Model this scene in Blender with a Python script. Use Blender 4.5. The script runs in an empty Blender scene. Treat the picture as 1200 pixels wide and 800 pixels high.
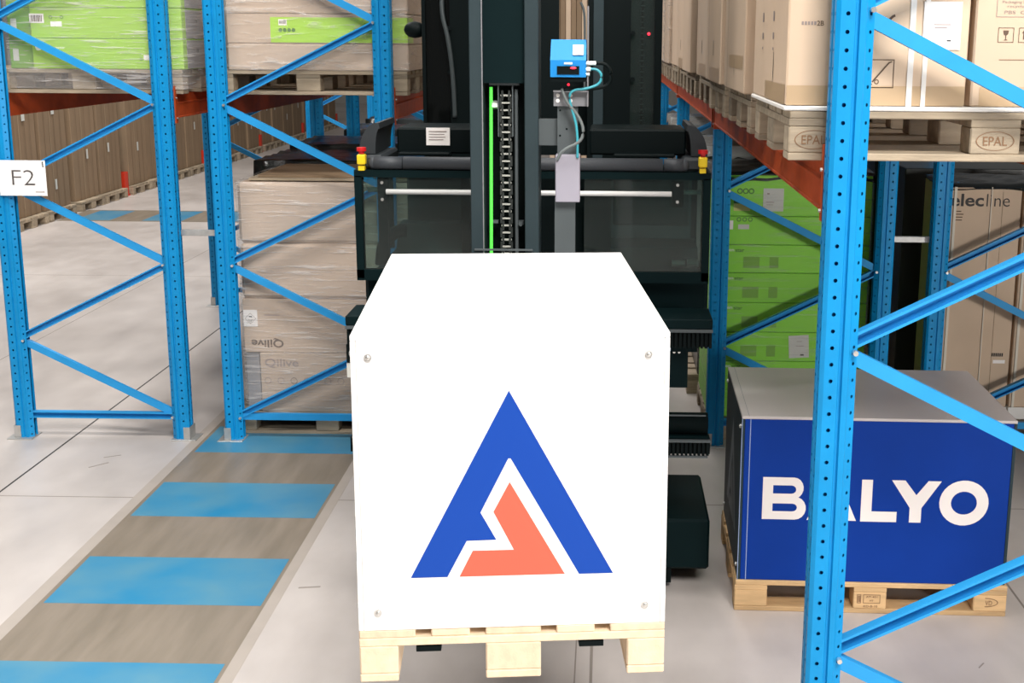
import bpy, bmesh, math, random
from mathutils import Vector, Matrix, Euler
random.seed(7)
SC = bpy.context.scene
COL = SC.collection
PI = math.pi

# ------------------------------------------------------------------ camera
CAM_POS = (0.0, 0.0, 2.503)
PITCH, YAW, ROLL = 0.1958, 0.0166, 0.0067
def make_camera():
    cp, sp, cy, sy = math.cos(PITCH), math.sin(PITCH), math.cos(YAW), math.sin(YAW)
    fw = Vector((-sy*cp, cy*cp, -sp)); rt = Vector((cy, sy, 0)); up = rt.cross(fw)
    cr, sr = math.cos(ROLL), math.sin(ROLL)
    r2 = rt*cr + up*sr; u2 = up*cr - rt*sr
    cd = bpy.data.cameras.new('camera'); co = bpy.data.objects.new('camera', cd); COL.objects.link(co)
    m = Matrix((r2, u2, -fw)).transposed().to_4x4(); m.translation = Vector(CAM_POS)
    co.matrix_world = m
    cd.sensor_width = 36; cd.lens = 1383.5/1200*36
    cd.shift_x = -(687.7-600)/1200; cd.shift_y = (319.3-400)/1200
    cd.clip_start = 0.05; cd.clip_end = 200
    SC.camera = co
make_camera()

# ------------------------------------------------------------------ world and lights
W = bpy.data.worlds.new('world'); SC.world = W; W.use_nodes = True
bg = W.node_tree.nodes['Background']; bg.inputs[0].default_value = (1.0, 0.98, 0.96, 1); bg.inputs[1].default_value = 0.12
def area(name, loc, target, sx, sy, power, color=(1, .97, .93)):
    l = bpy.data.lights.new(name, 'AREA'); l.shape = 'RECTANGLE'; l.size = sx; l.size_y = sy; l.energy = power; l.color = color
    o = bpy.data.objects.new(name, l); COL.objects.link(o); o.location = loc
    d = Vector(target) - Vector(loc); o.rotation_euler = d.to_track_quat('-Z', 'Y').to_euler()
area('key_light_high', (1.9, -2.6, 8.2), (-0.6, 5.0, 1.2), 3.6, 3.2, 1180)  # unseen key lamp added high in front, so upper loads shade the bay
area('fill_light_low', (8.5, -4.5, 2.6), (0.5, 6.5, 1.0), 1.4, 1.6, 620)  # unseen low fill added from the right; throws the brace shadows
area('hall_lamp_aisle', (-1.5, 3.0, 9.0), (-1.5, 3.0, 0), 8, 1.2, 640)
area('hall_lamp_left', (-5.7, 14.0, 9.0), (-5.7, 14.0, 0), 1.2, 14, 1000)
area('hall_lamp_far', (-0.4, 12.0, 9.0), (-0.4, 12.0, 0), 1.2, 10, 380)
vs = SC.view_settings
vs.view_transform = 'Standard'; vs.look = 'None'; vs.gamma = 1; vs.use_curve_mapping = False; vs.exposure = 0.06

# ------------------------------------------------------------------ materials
def lin(c):
    return tuple((x/255/12.92 if x/255 <= .04045 else ((x/255+.055)/1.055)**2.4) for x in c)
MATS = {}
def mat(name, rgb, rough=.5, metal=0, var=0.0, vscale=6.0, bump=0.0, bscale=40.0, emit=0, rnd=0.0, coat=0, stretch=None, rgb2=None, detail=4, spec=.5):
    if name in MATS: return MATS[name]
    m = bpy.data.materials.new(name); m.use_nodes = True; nt = m.node_tree; N = nt.nodes; L = nt.links
    b = N['Principled BSDF']
    col = lin(rgb) + (1,)
    b.inputs['Base Color'].default_value = col
    b.inputs['Roughness'].default_value = rough; b.inputs['Metallic'].default_value = metal
    b.inputs['Specular IOR Level'].default_value = spec
    if coat: b.inputs['Coat Weight'].default_value = coat; b.inputs['Coat Roughness'].default_value = .12
    tc = None
    if var or bump:
        tc = N.new('ShaderNodeTexCoord'); mp = N.new('ShaderNodeMapping'); L.new(tc.outputs['Object'], mp.inputs['Vector'])
        if stretch: mp.inputs['Scale'].default_value = stretch
    src = None
    if var:
        n = N.new('ShaderNodeTexNoise'); n.inputs['Scale'].default_value = vscale; n.inputs['Detail'].default_value = detail
        L.new(mp.outputs[0], n.inputs['Vector'])
        mx = N.new('ShaderNodeMix'); mx.data_type = 'RGBA'
        c2 = lin(rgb2) if rgb2 else tuple(max(0, x*(1-var)) for x in col[:3])
        hi = col if rgb2 else tuple(min(1, x*(1+var)) for x in col[:3]) + (1,)
        mx.inputs[6].default_value = tuple(c2)+(1,); mx.inputs[7].default_value = hi
        rp = N.new('ShaderNodeMapRange'); rp.inputs[1].default_value = .3; rp.inputs[2].default_value = .7
        L.new(n.outputs['Fac'], rp.inputs[0]); L.new(rp.outputs[0], mx.inputs[0])
        src = mx.outputs[2]; L.new(src, b.inputs['Base Color'])
    if rnd:
        oi = N.new('ShaderNodeObjectInfo'); hs = N.new('ShaderNodeHueSaturation')
        mr = N.new('ShaderNodeMapRange'); mr.inputs[3].default_value = 1-rnd; mr.inputs[4].default_value = 1+rnd
        L.new(oi.outputs['Random'], mr.inputs[0]); L.new(mr.outputs[0], hs.inputs['Value'])
        if src: L.new(src, hs.inputs['Color'])
        else: hs.inputs['Color'].default_value = col
        L.new(hs.outputs[0], b.inputs['Base Color'])
    if bump:
        n2 = N.new('ShaderNodeTexNoise'); n2.inputs['Scale'].default_value = bscale; n2.inputs['Detail'].default_value = 5
        L.new(mp.outputs[0], n2.inputs['Vector'])
        bp = N.new('ShaderNodeBump'); bp.inputs['Strength'].default_value = bump; bp.inputs['Distance'].default_value = .01
        L.new(n2.outputs['Fac'], bp.inputs['Height']); L.new(bp.outputs[0], b.inputs['Normal'])
    if emit:
        b.inputs['Emission Color'].default_value = col; b.inputs['Emission Strength'].default_value = emit
    MATS[name] = m
    return m
def film_mat(name, tint, opacity, rough=.16, bscale=(3, 3, 22), bstr=.9):
    if name in MATS: return MATS[name]
    m = bpy.data.materials.new(name); m.use_nodes = True; nt = m.node_tree; N = nt.nodes; L = nt.links
    for n in list(N):
        if n.type != 'OUTPUT_MATERIAL': N.remove(n)
    out = [n for n in N if n.type == 'OUTPUT_MATERIAL'][0]
    tr = N.new('ShaderNodeBsdfTransparent'); tr.inputs[0].default_value = (1, 1, 1, 1)
    gl = N.new('ShaderNodeBsdfPrincipled'); gl.inputs['Base Color'].default_value = lin(tint)+(1,); gl.inputs['Roughness'].default_value = rough
    tc = N.new('ShaderNodeTexCoord'); mp = N.new('ShaderNodeMapping'); mp.inputs['Scale'].default_value = bscale
    L.new(tc.outputs['Object'], mp.inputs['Vector'])
    n = N.new('ShaderNodeTexNoise'); n.inputs['Scale'].default_value = 2.2; n.inputs['Detail'].default_value = 6; n.inputs['Distortion'].default_value = .8
    L.new(mp.outputs[0], n.inputs['Vector'])
    bp = N.new('ShaderNodeBump'); bp.inputs['Strength'].default_value = bstr; bp.inputs['Distance'].default_value = .03
    L.new(n.outputs['Fac'], bp.inputs['Height']); L.new(bp.outputs[0], gl.inputs['Normal'])
    rp = N.new('ShaderNodeMapRange'); rp.inputs[1].default_value = .54; rp.inputs[2].default_value = .68  # whitish streaks put the film's glints into its opacity
    rp.inputs[3].default_value = opacity*.3; rp.inputs[4].default_value = opacity
    L.new(n.outputs['Fac'], rp.inputs[0])
    mx = N.new('ShaderNodeMixShader'); L.new(rp.outputs[0], mx.inputs[0]); L.new(tr.outputs[0], mx.inputs[1]); L.new(gl.outputs[0], mx.inputs[2])
    L.new(mx.outputs[0], out.inputs['Surface'])
    MATS[name] = m
    return m
def glass_mat(name, tint=(200, 215, 210), alpha=.18):
    if name in MATS: return MATS[name]
    m = bpy.data.materials.new(name); m.use_nodes = True; nt = m.node_tree; N = nt.nodes; L = nt.links
    for n in list(N):
        if n.type != 'OUTPUT_MATERIAL': N.remove(n)
    out = [n for n in N if n.type == 'OUTPUT_MATERIAL'][0]
    tr = N.new('ShaderNodeBsdfTransparent'); tr.inputs[0].default_value = lin(tint)+(1,)
    gl = N.new('ShaderNodeBsdfGlossy'); gl.inputs['Roughness'].default_value = .05
    fr = N.new('ShaderNodeFresnel'); fr.inputs[0].default_value = 1.45
    mx = N.new('ShaderNodeMixShader'); L.new(fr.outputs[0], mx.inputs[0]); L.new(tr.outputs[0], mx.inputs[1]); L.new(gl.outputs[0], mx.inputs[2])
    df = N.new('ShaderNodeBsdfDiffuse'); df.inputs[0].default_value = lin((150, 160, 158))+(1,)
    m2 = N.new('ShaderNodeMixShader'); m2.inputs[0].default_value = alpha
    L.new(mx.outputs[0], m2.inputs[1]); L.new(df.outputs[0], m2.inputs[2]); L.new(m2.outputs[0], out.inputs['Surface'])
    MATS[name] = m
    return m

BLUE = mat('rack_blue_paint', (8, 137, 199), .42, var=.06, vscale=9, spec=.3)
BRACE = mat('brace_blue_paint', (40, 148, 212), .42, var=.05, vscale=9, spec=.3)
ORANGE = mat('beam_orange_paint', (176, 72, 32), .5, var=.14, vscale=12, spec=.25)
GALV = mat('galvanized_steel', (190, 190, 188), .38, metal=.6, var=.08, vscale=30)
STEEL = mat('bright_steel', (225, 225, 222), .28, metal=.85)
WOOD = mat('pallet_wood', (205, 170, 125), .75, var=.16, vscale=5, stretch=(1, 6, 6), bump=.15, bscale=30, rnd=.14)
WOODG = mat('weathered_pallet_wood', (158, 143, 122), .8, var=.22, vscale=5, stretch=(1, 6, 6), bump=.2, bscale=30, rnd=.32)
WOODW = mat('pale_pallet_wood', (232, 208, 178), .78, var=.10, vscale=5, stretch=(1, 6, 6), bump=.12, bscale=30, rnd=.06)
KRAFT = mat('kraft_cardboard', (208, 183, 157), .72, var=.05, vscale=3, rnd=.06)
KRAFTW = mat('greyish_kraft_cardboard', (196, 174, 154), .72, var=.05, vscale=3, rnd=.05)
KRAFTD = mat('brown_cardboard', (138, 115, 90), .75, var=.06, vscale=3, rnd=.09)
TAPE = mat('parcel_tape', (190, 163, 130), .35)
TAPELINE = mat('cardboard_crease', (120, 98, 74), .8)
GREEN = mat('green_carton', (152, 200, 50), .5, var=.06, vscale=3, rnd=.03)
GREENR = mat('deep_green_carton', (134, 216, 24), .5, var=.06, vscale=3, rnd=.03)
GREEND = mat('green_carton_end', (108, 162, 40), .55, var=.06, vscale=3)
GREYCARD = mat('grey_carton_end', (150, 148, 150), .45, var=.08, vscale=4)
INK = mat('black_ink', (40, 36, 34), .6)
INKBROWN = mat('brown_ink', (92, 72, 56), .7)
INKFAINT = mat('faint_grey_ink', (150, 135, 130), .7)
INKGREEN = mat('dark_green_ink', (62, 118, 22), .6)
INKGREEN2 = mat('mid_green_ink', (110, 168, 28), .6)
WHITEINK = mat('white_ink', (236, 244, 220), .5)
PAPER = mat('white_paper', (245, 240, 236), .55)
PAPERG = mat('grey_paper', (205, 205, 198), .6)
YPAPER = mat('yellow_paper', (214, 214, 120), .6)
LIMEBAND = mat('lime_label', (170, 218, 60), .35)
WHITEP = mat('white_panel', (247, 245, 243), .35)
GREYTOP = mat('pale_grey_panel', (206, 198, 196), .3, var=.03, vscale=2)
BLUEP = mat('royal_blue_panel', (9, 56, 148), .45, var=.04, vscale=5, spec=.15)
NAVY = mat('slate_side_panel', (44, 60, 66), .45, spec=.2)
LOGOBLUE = mat('logo_blue', (22, 70, 164), .45, spec=.2)
LOGORED = mat('logo_red', (216, 98, 76), .45)
LETTER = mat('white_lettering', (248, 240, 236), .4)
LOGOGREY = mat('grey_logo_print', (110, 120, 128), .4)
TRUCK = mat('truck_dark_slate', (9, 27, 29), .55, var=.05, vscale=8, spec=.08)
TRUCKL = mat('truck_slate_rail', (48, 60, 64), .5, var=.05, vscale=10, spec=.15)
BLACK = mat('truck_black', (5, 15, 16), .55, spec=.12)
PAD = mat('black_foam_pad', (56, 60, 65), .55, bump=.1, bscale=120)
ARM = mat('arm_rest_pad', (36, 42, 46), .6)
GREYM = mat('light_grey_housing', (128, 128, 132), .45)
GREYM2 = mat('mid_grey_post', (84, 90, 92), .5, spec=.2)
CHAINM = mat('oiled_chain_steel', (130, 132, 128), .35, metal=.7)
REDM = mat('red_button', (205, 28, 30), .35)
YELLOW = mat('yellow_button_body', (240, 205, 30), .4)
REDG = mat('red_guard_paint', (205, 52, 26), .5)
SENSOR = mat('sensor_blue', (30, 132, 204), .4, spec=.3)
TEAL = mat('teal_cable', (62, 160, 175), .4)
GREYC = mat('grey_cable', (105, 112, 112), .5)
GLOW = mat('green_light_strip', (90, 235, 80), .4, emit=.55)
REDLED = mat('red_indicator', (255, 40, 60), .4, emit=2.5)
BFILM = mat('black_plastic_film', (26, 30, 30), .22, bump=.5, bscale=9)
SFILM = mat('grey_plastic_film', (150, 152, 150), .2, bump=.7, bscale=9, stretch=(1, 1, 6))
DARKC = mat('gap_shade_carton', (44, 46, 44), .3, bump=.3, bscale=6)  # shade in the gaps between the right loads put into the colour
FOAM = mat('white_foam', (236, 232, 226), .6)
RUBBER = mat('black_rubber', (24, 24, 24), .7)
FILM = film_mat('clear_stretch_film', (232, 226, 222), .56, bscale=(1.8, 1.8, 30), bstr=.6)
FILMC = film_mat('thin_stretch_film', (220, 222, 214), .26, bscale=(1.2, 1.2, 22), bstr=.5)
FILMW = film_mat('crumpled_stretch_film', (222, 216, 210), .48, bscale=(2.2, 2.2, 15), bstr=.7)
GLASS = glass_mat('clear_panel', (185, 205, 200), .05)
SMOKE = glass_mat('smoked_panel', (120, 135, 135), .012)

# ------------------------------------------------------------------ mesh helpers
class MB:
    def __init__(s): s.bm = bmesh.new()
    def box(s, x0, x1, y0, y1, z0, z1, bev=0, rot=None, piv=None, seg=1):
        r = bmesh.ops.create_cube(s.bm, size=1)
        vs = r['verts']
        for v in vs:
            v.co = Vector(((x0+x1)/2 + v.co.x*(x1-x0), (y0+y1)/2 + v.co.y*(y1-y0), (z0+z1)/2 + v.co.z*(z1-z0)))
        if bev:
            ed = list({e for v in vs for e in v.link_edges})
            q = bmesh.ops.bevel(s.bm, geom=ed, offset=bev, segments=seg, affect='EDGES')
            vs = list({v for f in q['faces'] for v in f.verts} | {v for v in vs if v.is_valid})
        if rot:
            c = Vector(piv) if piv else Vector(((x0+x1)/2, (y0+y1)/2, (z0+z1)/2))
            m = Euler(rot).to_matrix()
            for v in vs: v.co = c + m @ (v.co - c)
        return s
    def prism(s, pts, axis, a, b):
        """pts 2D outline extruded along axis between a and b; axis x: (y,z), y: (x,z), z: (x,y)"""
        def P(p, t):
            if axis == 'x': return (t, p[0], p[1])
            if axis == 'y': return (p[0], t, p[1])
            return (p[0], p[1], t)
        v0 = [s.bm.verts.new(P(p, a)) for p in pts]; v1 = [s.bm.verts.new(P(p, b)) for p in pts]
        n = len(pts)
        s.bm.faces.new(v0); s.bm.faces.new(v1[::-1])
        for i in range(n): s.bm.faces.new((v0[i], v1[i], v1[(i+1) % n], v0[(i+1) % n]))
        return s
    def cyl(s, p0, p1, r, n=12, r2=None):
        p0, p1 = Vector(p0), Vector(p1); d = p1-p0
        q = bmesh.ops.create_cone(s.bm, cap_ends=True, segments=n, radius1=r, radius2=r if r2 is None else r2, depth=d.length)
        m = d.to_track_quat('Z', 'Y').to_matrix(); c = (p0+p1)/2
        for v in q['verts']: v.co = c + m @ v.co
        return s
    def dome(s, c, r, ax, n=10):
        q = bmesh.ops.create_uvsphere(s.bm, u_segments=n, v_segments=6, radius=r)
        for v in q['verts']:
            v.co = Vector((v.co.x*ax[0], v.co.y*ax[1], v.co.z*ax[2])) + Vector(c)
        return s
    def tube(s, pts, r, n=8):
        pts = [Vector(p) for p in pts]
        # smooth
        for _ in range(2):
            q = [pts[0]]
            for i in range(len(pts)-1):
                q += [pts[i]*.75+pts[i+1]*.25, pts[i]*.25+pts[i+1]*.75]
            pts = q + [pts[-1]]
        rings = []
        for i, p in enumerate(pts):
            d = (pts[min(i+1, len(pts)-1)] - pts[max(i-1, 0)]).normalized()
            m = d.to_track_quat('Z', 'Y').to_matrix()
            rings.append([s.bm.verts.new(p + m @ Vector((r*math.cos(2*PI*k/n), r*math.sin(2*PI*k/n), 0))) for k in range(n)])
        for a, b in zip(rings, rings[1:]):
            for k in range(n): s.bm.faces.new((a[k], a[(k+1) % n], b[(k+1) % n], b[k]))
        s.bm.faces.new(rings[0][::-1]); s.bm.faces.new(rings[-1])
        return s
    def mesh(s, name, m, smooth=False):
        bmesh.ops.recalc_face_normals(s.bm, faces=s.bm.faces)
        me = bpy.data.meshes.new(name); s.bm.to_mesh(me); s.bm.free()
        me.materials.append(m)
        if smooth:
            for p in me.polygons: p.use_smooth = True
        return me
OFF = {}
def link(name, me, parent=None, loc=None):
    o = bpy.data.objects.new(name, me); COL.objects.link(o)
    if parent: o.parent = parent
    if loc: o.location = loc
    return o
def obj(name, mb, m, parent=None, smooth=False, world=True):
    me = mb.mesh(name, m, smooth)
    if parent and world and parent.name in OFF:
        me.transform(Matrix.Translation(-OFF[parent.name]))
    o = link(name, me, parent)
    if parent and parent.name in OFF: OFF[o.name] = OFF[parent.name]
    return o
def tag(o, label=None, cat=None, group=None, kind=None):
    if label: o['label'] = label
    if cat: o['category'] = cat
    if group: o['group'] = group
    if kind: o['kind'] = kind
    return o
def thing(name, label, cat, loc=(0, 0, 0), rz=0, group=None):
    o = link(name, None); o.empty_display_size = .1; o.location = loc; o.rotation_euler = (0, 0, rz)
    OFF[o.name] = Vector(loc)
    return tag(o, label, cat, group)
def dup(o, loc=None, rz=None, label=None, group=None, parent=None):
    c = o.copy(); COL.objects.link(c)
    if parent: c.parent = parent
    if loc is not None: c.location = loc
    if rz is not None: c.rotation_euler = (0, 0, rz)
    if label: c['label'] = label
    if group: c['group'] = group
    for ch in KIDS.get(o.name, list(o.children)): dup(ch, parent=c)
    return c
KIDS = {}
# text and flat print, laid on a face.  face: 'front' looks to -y, 'right' to +x, 'left' to -x
ROT = {'front': (PI/2, 0, 0), 'right': (PI/2, 0, PI/2), 'left': (PI/2, 0, -PI/2), 'back': (PI/2, 0, PI)}
def curve_to_mesh(cu, name):
    t = bpy.data.objects.new('outline', cu); COL.objects.link(t)
    dg = bpy.context.evaluated_depsgraph_get(); dg.update()
    me = bpy.data.meshes.new_from_object(t.evaluated_get(dg)); me.name = name
    bpy.data.objects.remove(t)
    return me
def text_mesh(body, width, height, m, weight=0.0, flip=False):
    cu = bpy.data.curves.new('lettering', 'FONT'); cu.body = body; cu.offset = weight; cu.resolution_u = 3
    me = curve_to_mesh(cu, 'lettering')
    xs = [v.co.x for v in me.vertices]; ys = [v.co.y for v in me.vertices]
    x0, x1, y0, y1 = min(xs), max(xs), min(ys), max(ys)
    for v in me.vertices:
        v.co.x = (v.co.x-(x0+x1)/2)/(x1-x0)*width; v.co.y = (v.co.y-(y0+y1)/2)/(y1-y0)*height; v.co.z = 0
        if flip: v.co.x, v.co.y = -v.co.x, -v.co.y
    me.materials.clear(); me.materials.append(m)
    return me
def shape_mesh(loops, m):
    cu = bpy.data.curves.new('print', 'CURVE'); cu.dimensions = '2D'; cu.fill_mode = 'BOTH'
    for lp in loops:
        sp = cu.splines.new('POLY'); sp.points.add(len(lp)-1); sp.use_cyclic_u = True
        for p, (x, y) in zip(sp.points, lp): p.co = (x, y, 0, 1)
    me = curve_to_mesh(cu, 'print'); me.materials.clear(); me.materials.append(m)
    return me
def lay(name, me, parent, face, x, y, z):
    """put a flat mesh on a face, x y z local to the parent"""
    o = link(name, me, parent, (x, y, z)); o.rotation_euler = ROT[face]
    return o
def rect(w, h): return [(-w/2, -h/2), (w/2, -h/2), (w/2, h/2), (-w/2, h/2)]
def ring(r, w, n=20, cx=0, cy=0, sx=1, sy=1):
    f = lambda q: [(cx+sx*q*math.cos(2*PI*k/n), cy+sy*q*math.sin(2*PI*k/n)) for k in range(n)]
    return [f(r), f(r-w)]
def disc(r, n=16, cx=0, cy=0): return [(cx+r*math.cos(2*PI*k/n), cy+r*math.sin(2*PI*k/n)) for k in range(n)]
def frame_rect(w, h, t, cx=0, cy=0):
    o = [(x+cx, y+cy) for x, y in rect(w, h)]; i = [(x+cx, y+cy) for x, y in rect(w-2*t, h-2*t)]
    return [o, i]
def sh(l, dx, dy): return [(x+dx, y+dy) for x, y in l]
def sticker(parent, face, x, y, z, w, h, m, name='label_sticker'):
    return lay(name, shape_mesh([rect(w, h)], m), parent, face, x, y, z)

# ------------------------------------------------------------------ setting: floor and back wall
def make_floor():
    m = bpy.data.materials.new('polished_concrete'); m.use_nodes = True; nt = m.node_tree; N = nt.nodes; L = nt.links
    b = N['Principled BSDF']; b.inputs['Roughness'].default_value = .34
    tc = N.new('ShaderNodeTexCoord')
    def noise(sc, det, st=(1, 1, 1)):
        mp = N.new('ShaderNodeMapping'); mp.inputs['Scale'].default_value = st; L.new(tc.outputs['Object'], mp.inputs['Vector'])
        n = N.new('ShaderNodeTexNoise'); n.inputs['Scale'].default_value = sc; n.inputs['Detail'].default_value = det; L.new(mp.outputs[0], n.inputs['Vector']); return n
    n1, n2 = noise(.7, 6), noise(5, 8, (1, .5, 1))
    add = N.new('ShaderNodeMath'); add.operation = 'MULTIPLY_ADD'; add.inputs[1].default_value = .45
    L.new(n2.outputs['Fac'], add.inputs[0]); L.new(n1.outputs['Fac'], add.inputs[2])
    cr = N.new('ShaderNodeValToRGB'); e = cr.color_ramp.elements
    e[0].position = .5; e[0].color = lin((176, 168, 163))+(1,); e[1].position = .95; e[1].color = lin((206, 198, 193))+(1,)
    L.new(add.outputs[0], cr.inputs[0]); L.new(cr.outputs[0], b.inputs['Base Color'])
    rr = N.new('ShaderNodeMapRange'); rr.inputs[3].default_value = .28; rr.inputs[4].default_value = .46; L.new(n2.outputs['Fac'], rr.inputs[0]); L.new(rr.outputs[0], b.inputs['Roughness'])
    f = obj('floor', MB().box(-20, 14, -8, 46, -.2, 0), m); tag(f, kind='structure')
    f['label'] = 'pale grey polished concrete warehouse floor'
    J = mat('floor_joint_filler', (44, 42, 40), .7); JF = mat('faint_floor_joint', (142, 133, 126), .7)
    for x, y0, y1, w, mm in ((-3.37, -4, 44, .012, J), (-4.745, -4, 44, .007, JF), (-.045, -4, 44, .012, JF), (-.11, -4, 44, .006, JF), (1.9, -4, 44, .01, JF)):
        obj('floor_joint', MB().box(x-w/2, x+w/2, y0, y1, -.02, .0006), mm, f)
    for y in (6.11, 12.2, 18.3):
        obj('floor_joint', MB().box(-20, 14, y-.004, y+.004, -.02, .0005), JF, f)
    BR = mat('worn_walkway_band', (122, 112, 98), .42, var=.10, vscale=3, stretch=(4, .6, 1), rgb2=(142, 130, 116))
    EDG = mat('walkway_border', (172, 162, 153), .45, var=.05)
    BL = mat('blue_floor_paint', (40, 130, 174), .34, var=.2, vscale=2.6, rgb2=(88, 142, 166), detail=7)
    obj('walkway_border', MB().box(-2.60, -2.535, -2, 8.3, -.02, .0008), EDG, f)
    obj('walkway_border', MB().box(-1.515, -1.46, -2, 8.3, -.02, .0008), EDG, f)
    obj('walkway_band', MB().box(-2.535, -1.515, -2, 8.3, -.02, .001), BR, f)
    for k in range(-4, 3):
        y = 5.855+k*.986
        obj('blue_stripe', MB().box(-2.512, -1.532, y, y+.485, -.02, .0018), BL, f)
    obj('walkway_band', MB().box(-7.55, -3.2, 15.9, 16.95, -.02, .001), BR, f)
    for a, c in ((-7.35, -6.85), (-6.4, -5.85), (-5.4, -4.85)):
        obj('blue_stripe', MB().box(a, c, 15.97, 16.88, -.02, .0018), BL, f)
    SCF = mat('floor_scuff', (150, 141, 134), .6)
    for (x, y, w, h, r) in ((-1.36, 5.06, .10, .012, .15), (-.98, 3.6, .07, .01, .4), (-3.0, 6.6, .12, .012, .8), (-2.98, 6.75, .10, .01, .5), (1.55, 4.45, .05, .006, .9)):
        obj('scuff_mark', MB().box(x-w/2, x+w/2, y-h/2, y+h/2, -.004, .0012, rot=(0, 0, r)), SCF, f)
    w = obj('wall_back', MB().box(-20, 14, 45.5, 45.7, 0, 9), mat('pale_wall', (170, 168, 162), .8, var=.04)); tag(w, kind='structure')
make_floor()

# ------------------------------------------------------------------ pallets
def pallet_proto(name, label, wood, loc, rz, group=None):
    t = thing(name, label, 'pallet', loc, rz, group)
    k = []
    def part(nm, mb):
        me = mb.mesh(nm, wood); o = link(nm, me, t); k.append(o); return o
    y = -.4
    for w in (.145, .1, .145, .1, .145):
        part('deck_board', MB().box(-.6+random.uniform(0, .004), .6, y, y+w, .122, .144, bev=.003)); y += w+.04125
    for x in (-.5275, 0, .5275):
        part('stringer_board', MB().box(x-.0725, x+.0725, -.4, .4, .1, .122, bev=.002))
    for x in (-.5275, 0, .5275):
        for yc, w in ((-.35, .1), (0, .145), (.35, .1)):
            part('block', MB().box(x-.0725, x+.0725, yc-w/2, yc+w/2, .022, .1, bev=.004))
    for yc, w in ((-.35, .1), (0, .145), (.35, .1)):
        part('bottom_board', MB().box(-.6, .6, yc-w/2, yc+w/2, 0, .022, bev=.003))
    KIDS[t.name] = k
    return t, k
ST = mat('burnt_stamp', (136, 102, 74), .8)
def oval_stamp(block, x, y, z, body='EPAL', m=None):
    m = m or ST
    lay('stamp_oval', shape_mesh(ring(.056, .003, 24, sy=.5), m), block, 'front', x, y, z)
    lay('stamp_lettering', text_mesh(body, .07, .026, m, .0), block, 'front', x, y-.0003, z)

# ------------------------------------------------------------------ rack frames
POST_H = 4.2
def make_post_mesh():
    bm = bmesh.new()
    prof = [(.109, -.016), (.110, -.022), (.086, -.040), (.082, -.045), (.066, -.045), (.062, -.037), (.056, -.037), (.052, -.045), (.012, -.045), (0, -.036), (0, -.012), (.006, -.006)]
    hol = {1: .0054, 7: .0062, 9: .0055}
    prof = prof + [(a, -b) for a, b in prof[::-1]]
    n = len(prof)
    pitch = .05; cells = int(POST_H/pitch)
    def strip(p, q, r):
        p, q = Vector((p[0], p[1], 0)), Vector((q[0], q[1], 0)); Z = Vector((0, 0, 1))
        if not r:
            v = [bm.verts.new(c) for c in (p, q, q+Z*POST_H, p+Z*POST_H)]; bm.faces.new(v); return
        w = (q-p).length; e = (q-p)/w; c0 = (p+q)/2
        for k in range(cells):
            c = c0 + Z*(k+.5)*pitch
            outer = [(-w/2, -pitch/2), (0, -pitch/2), (w/2, -pitch/2), (w/2, 0), (w/2, pitch/2), (0, pitch/2), (-w/2, pitch/2), (-w/2, 0)]
            ov = [bm.verts.new(c+e*a+Z*b) for a, b in outer]
            iv = []
            for a, b in outer:
                an = math.atan2(b/pitch, a/w)
                iv.append(bm.verts.new(c+e*r*math.cos(an)+Z*r*math.sin(an)))
            for i in range(8): bm.faces.new((ov[i], ov[(i+1) % 8], iv[(i+1) % 8], iv[i]))
    for i in range(n-1):
        r = hol.get(i) or hol.get(n-2-i)
        strip(prof[i], prof[i+1], r)
    strip((.109, -.016), (.100, -.016), 0); strip((.109, .016), (.100, .016), 0)
    bmesh.ops.remove_doubles(bm, verts=bm.verts, dist=.0002)
    bmesh.ops.recalc_face_normals(bm, faces=bm.faces)
    me = bpy.data.meshes.new('post'); bm.to_mesh(me); bm.free(); me.materials.append(BLUE)
    return me
POST = make_post_mesh()
BASE = MB().box(-.045, .115, -.075, .065, 0, .007, bev=.002).mesh('base_plate', GALV)
SHIM = MB().box(-.006, .036, -.0485, -.0455, .007, .085).box(-.006, -.0035, -.0485, .0485, .007, .085).mesh('base_clip', GALV)
BOLT = MB().cyl((0, -.014, 0), (0, .002, 0), .008, 8).mesh('bolt', STEEL)
DEPTH = 1.105
def channel(length, opened):
    h, d, t = .021, .034, .003
    mb = MB()
    if opened:   # web at the back, lips toward the camera side
        mb.box(0, length, .0095, .0125, -h, h); mb.box(0, length, -.0215, .0095, h-t, h); mb.box(0, length, -.0215, .0095, -h, -h+t)
        mb.box(0, length, -.0215, -.0195, h-.008, h-t); mb.box(0, length, -.0215, -.0195, -h+t, -h+.008)
        return mb.mesh('brace', BRACE)
    mb.box(0, length, -.0125, -.0095, -h, h); mb.box(0, length, -.0095, .0125, h-t, h); mb.box(0, length, -.0095, .0125, -h, -h+t)
    return mb.mesh('brace', BRACE)
XI = .094
SPAN = DEPTH-2*XI
DZ = .487
DL = math.hypot(SPAN, DZ-.03)
CH_O, CH_C, CH_H = channel(DL, True), channel(DL, False), channel(SPAN, True)
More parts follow.
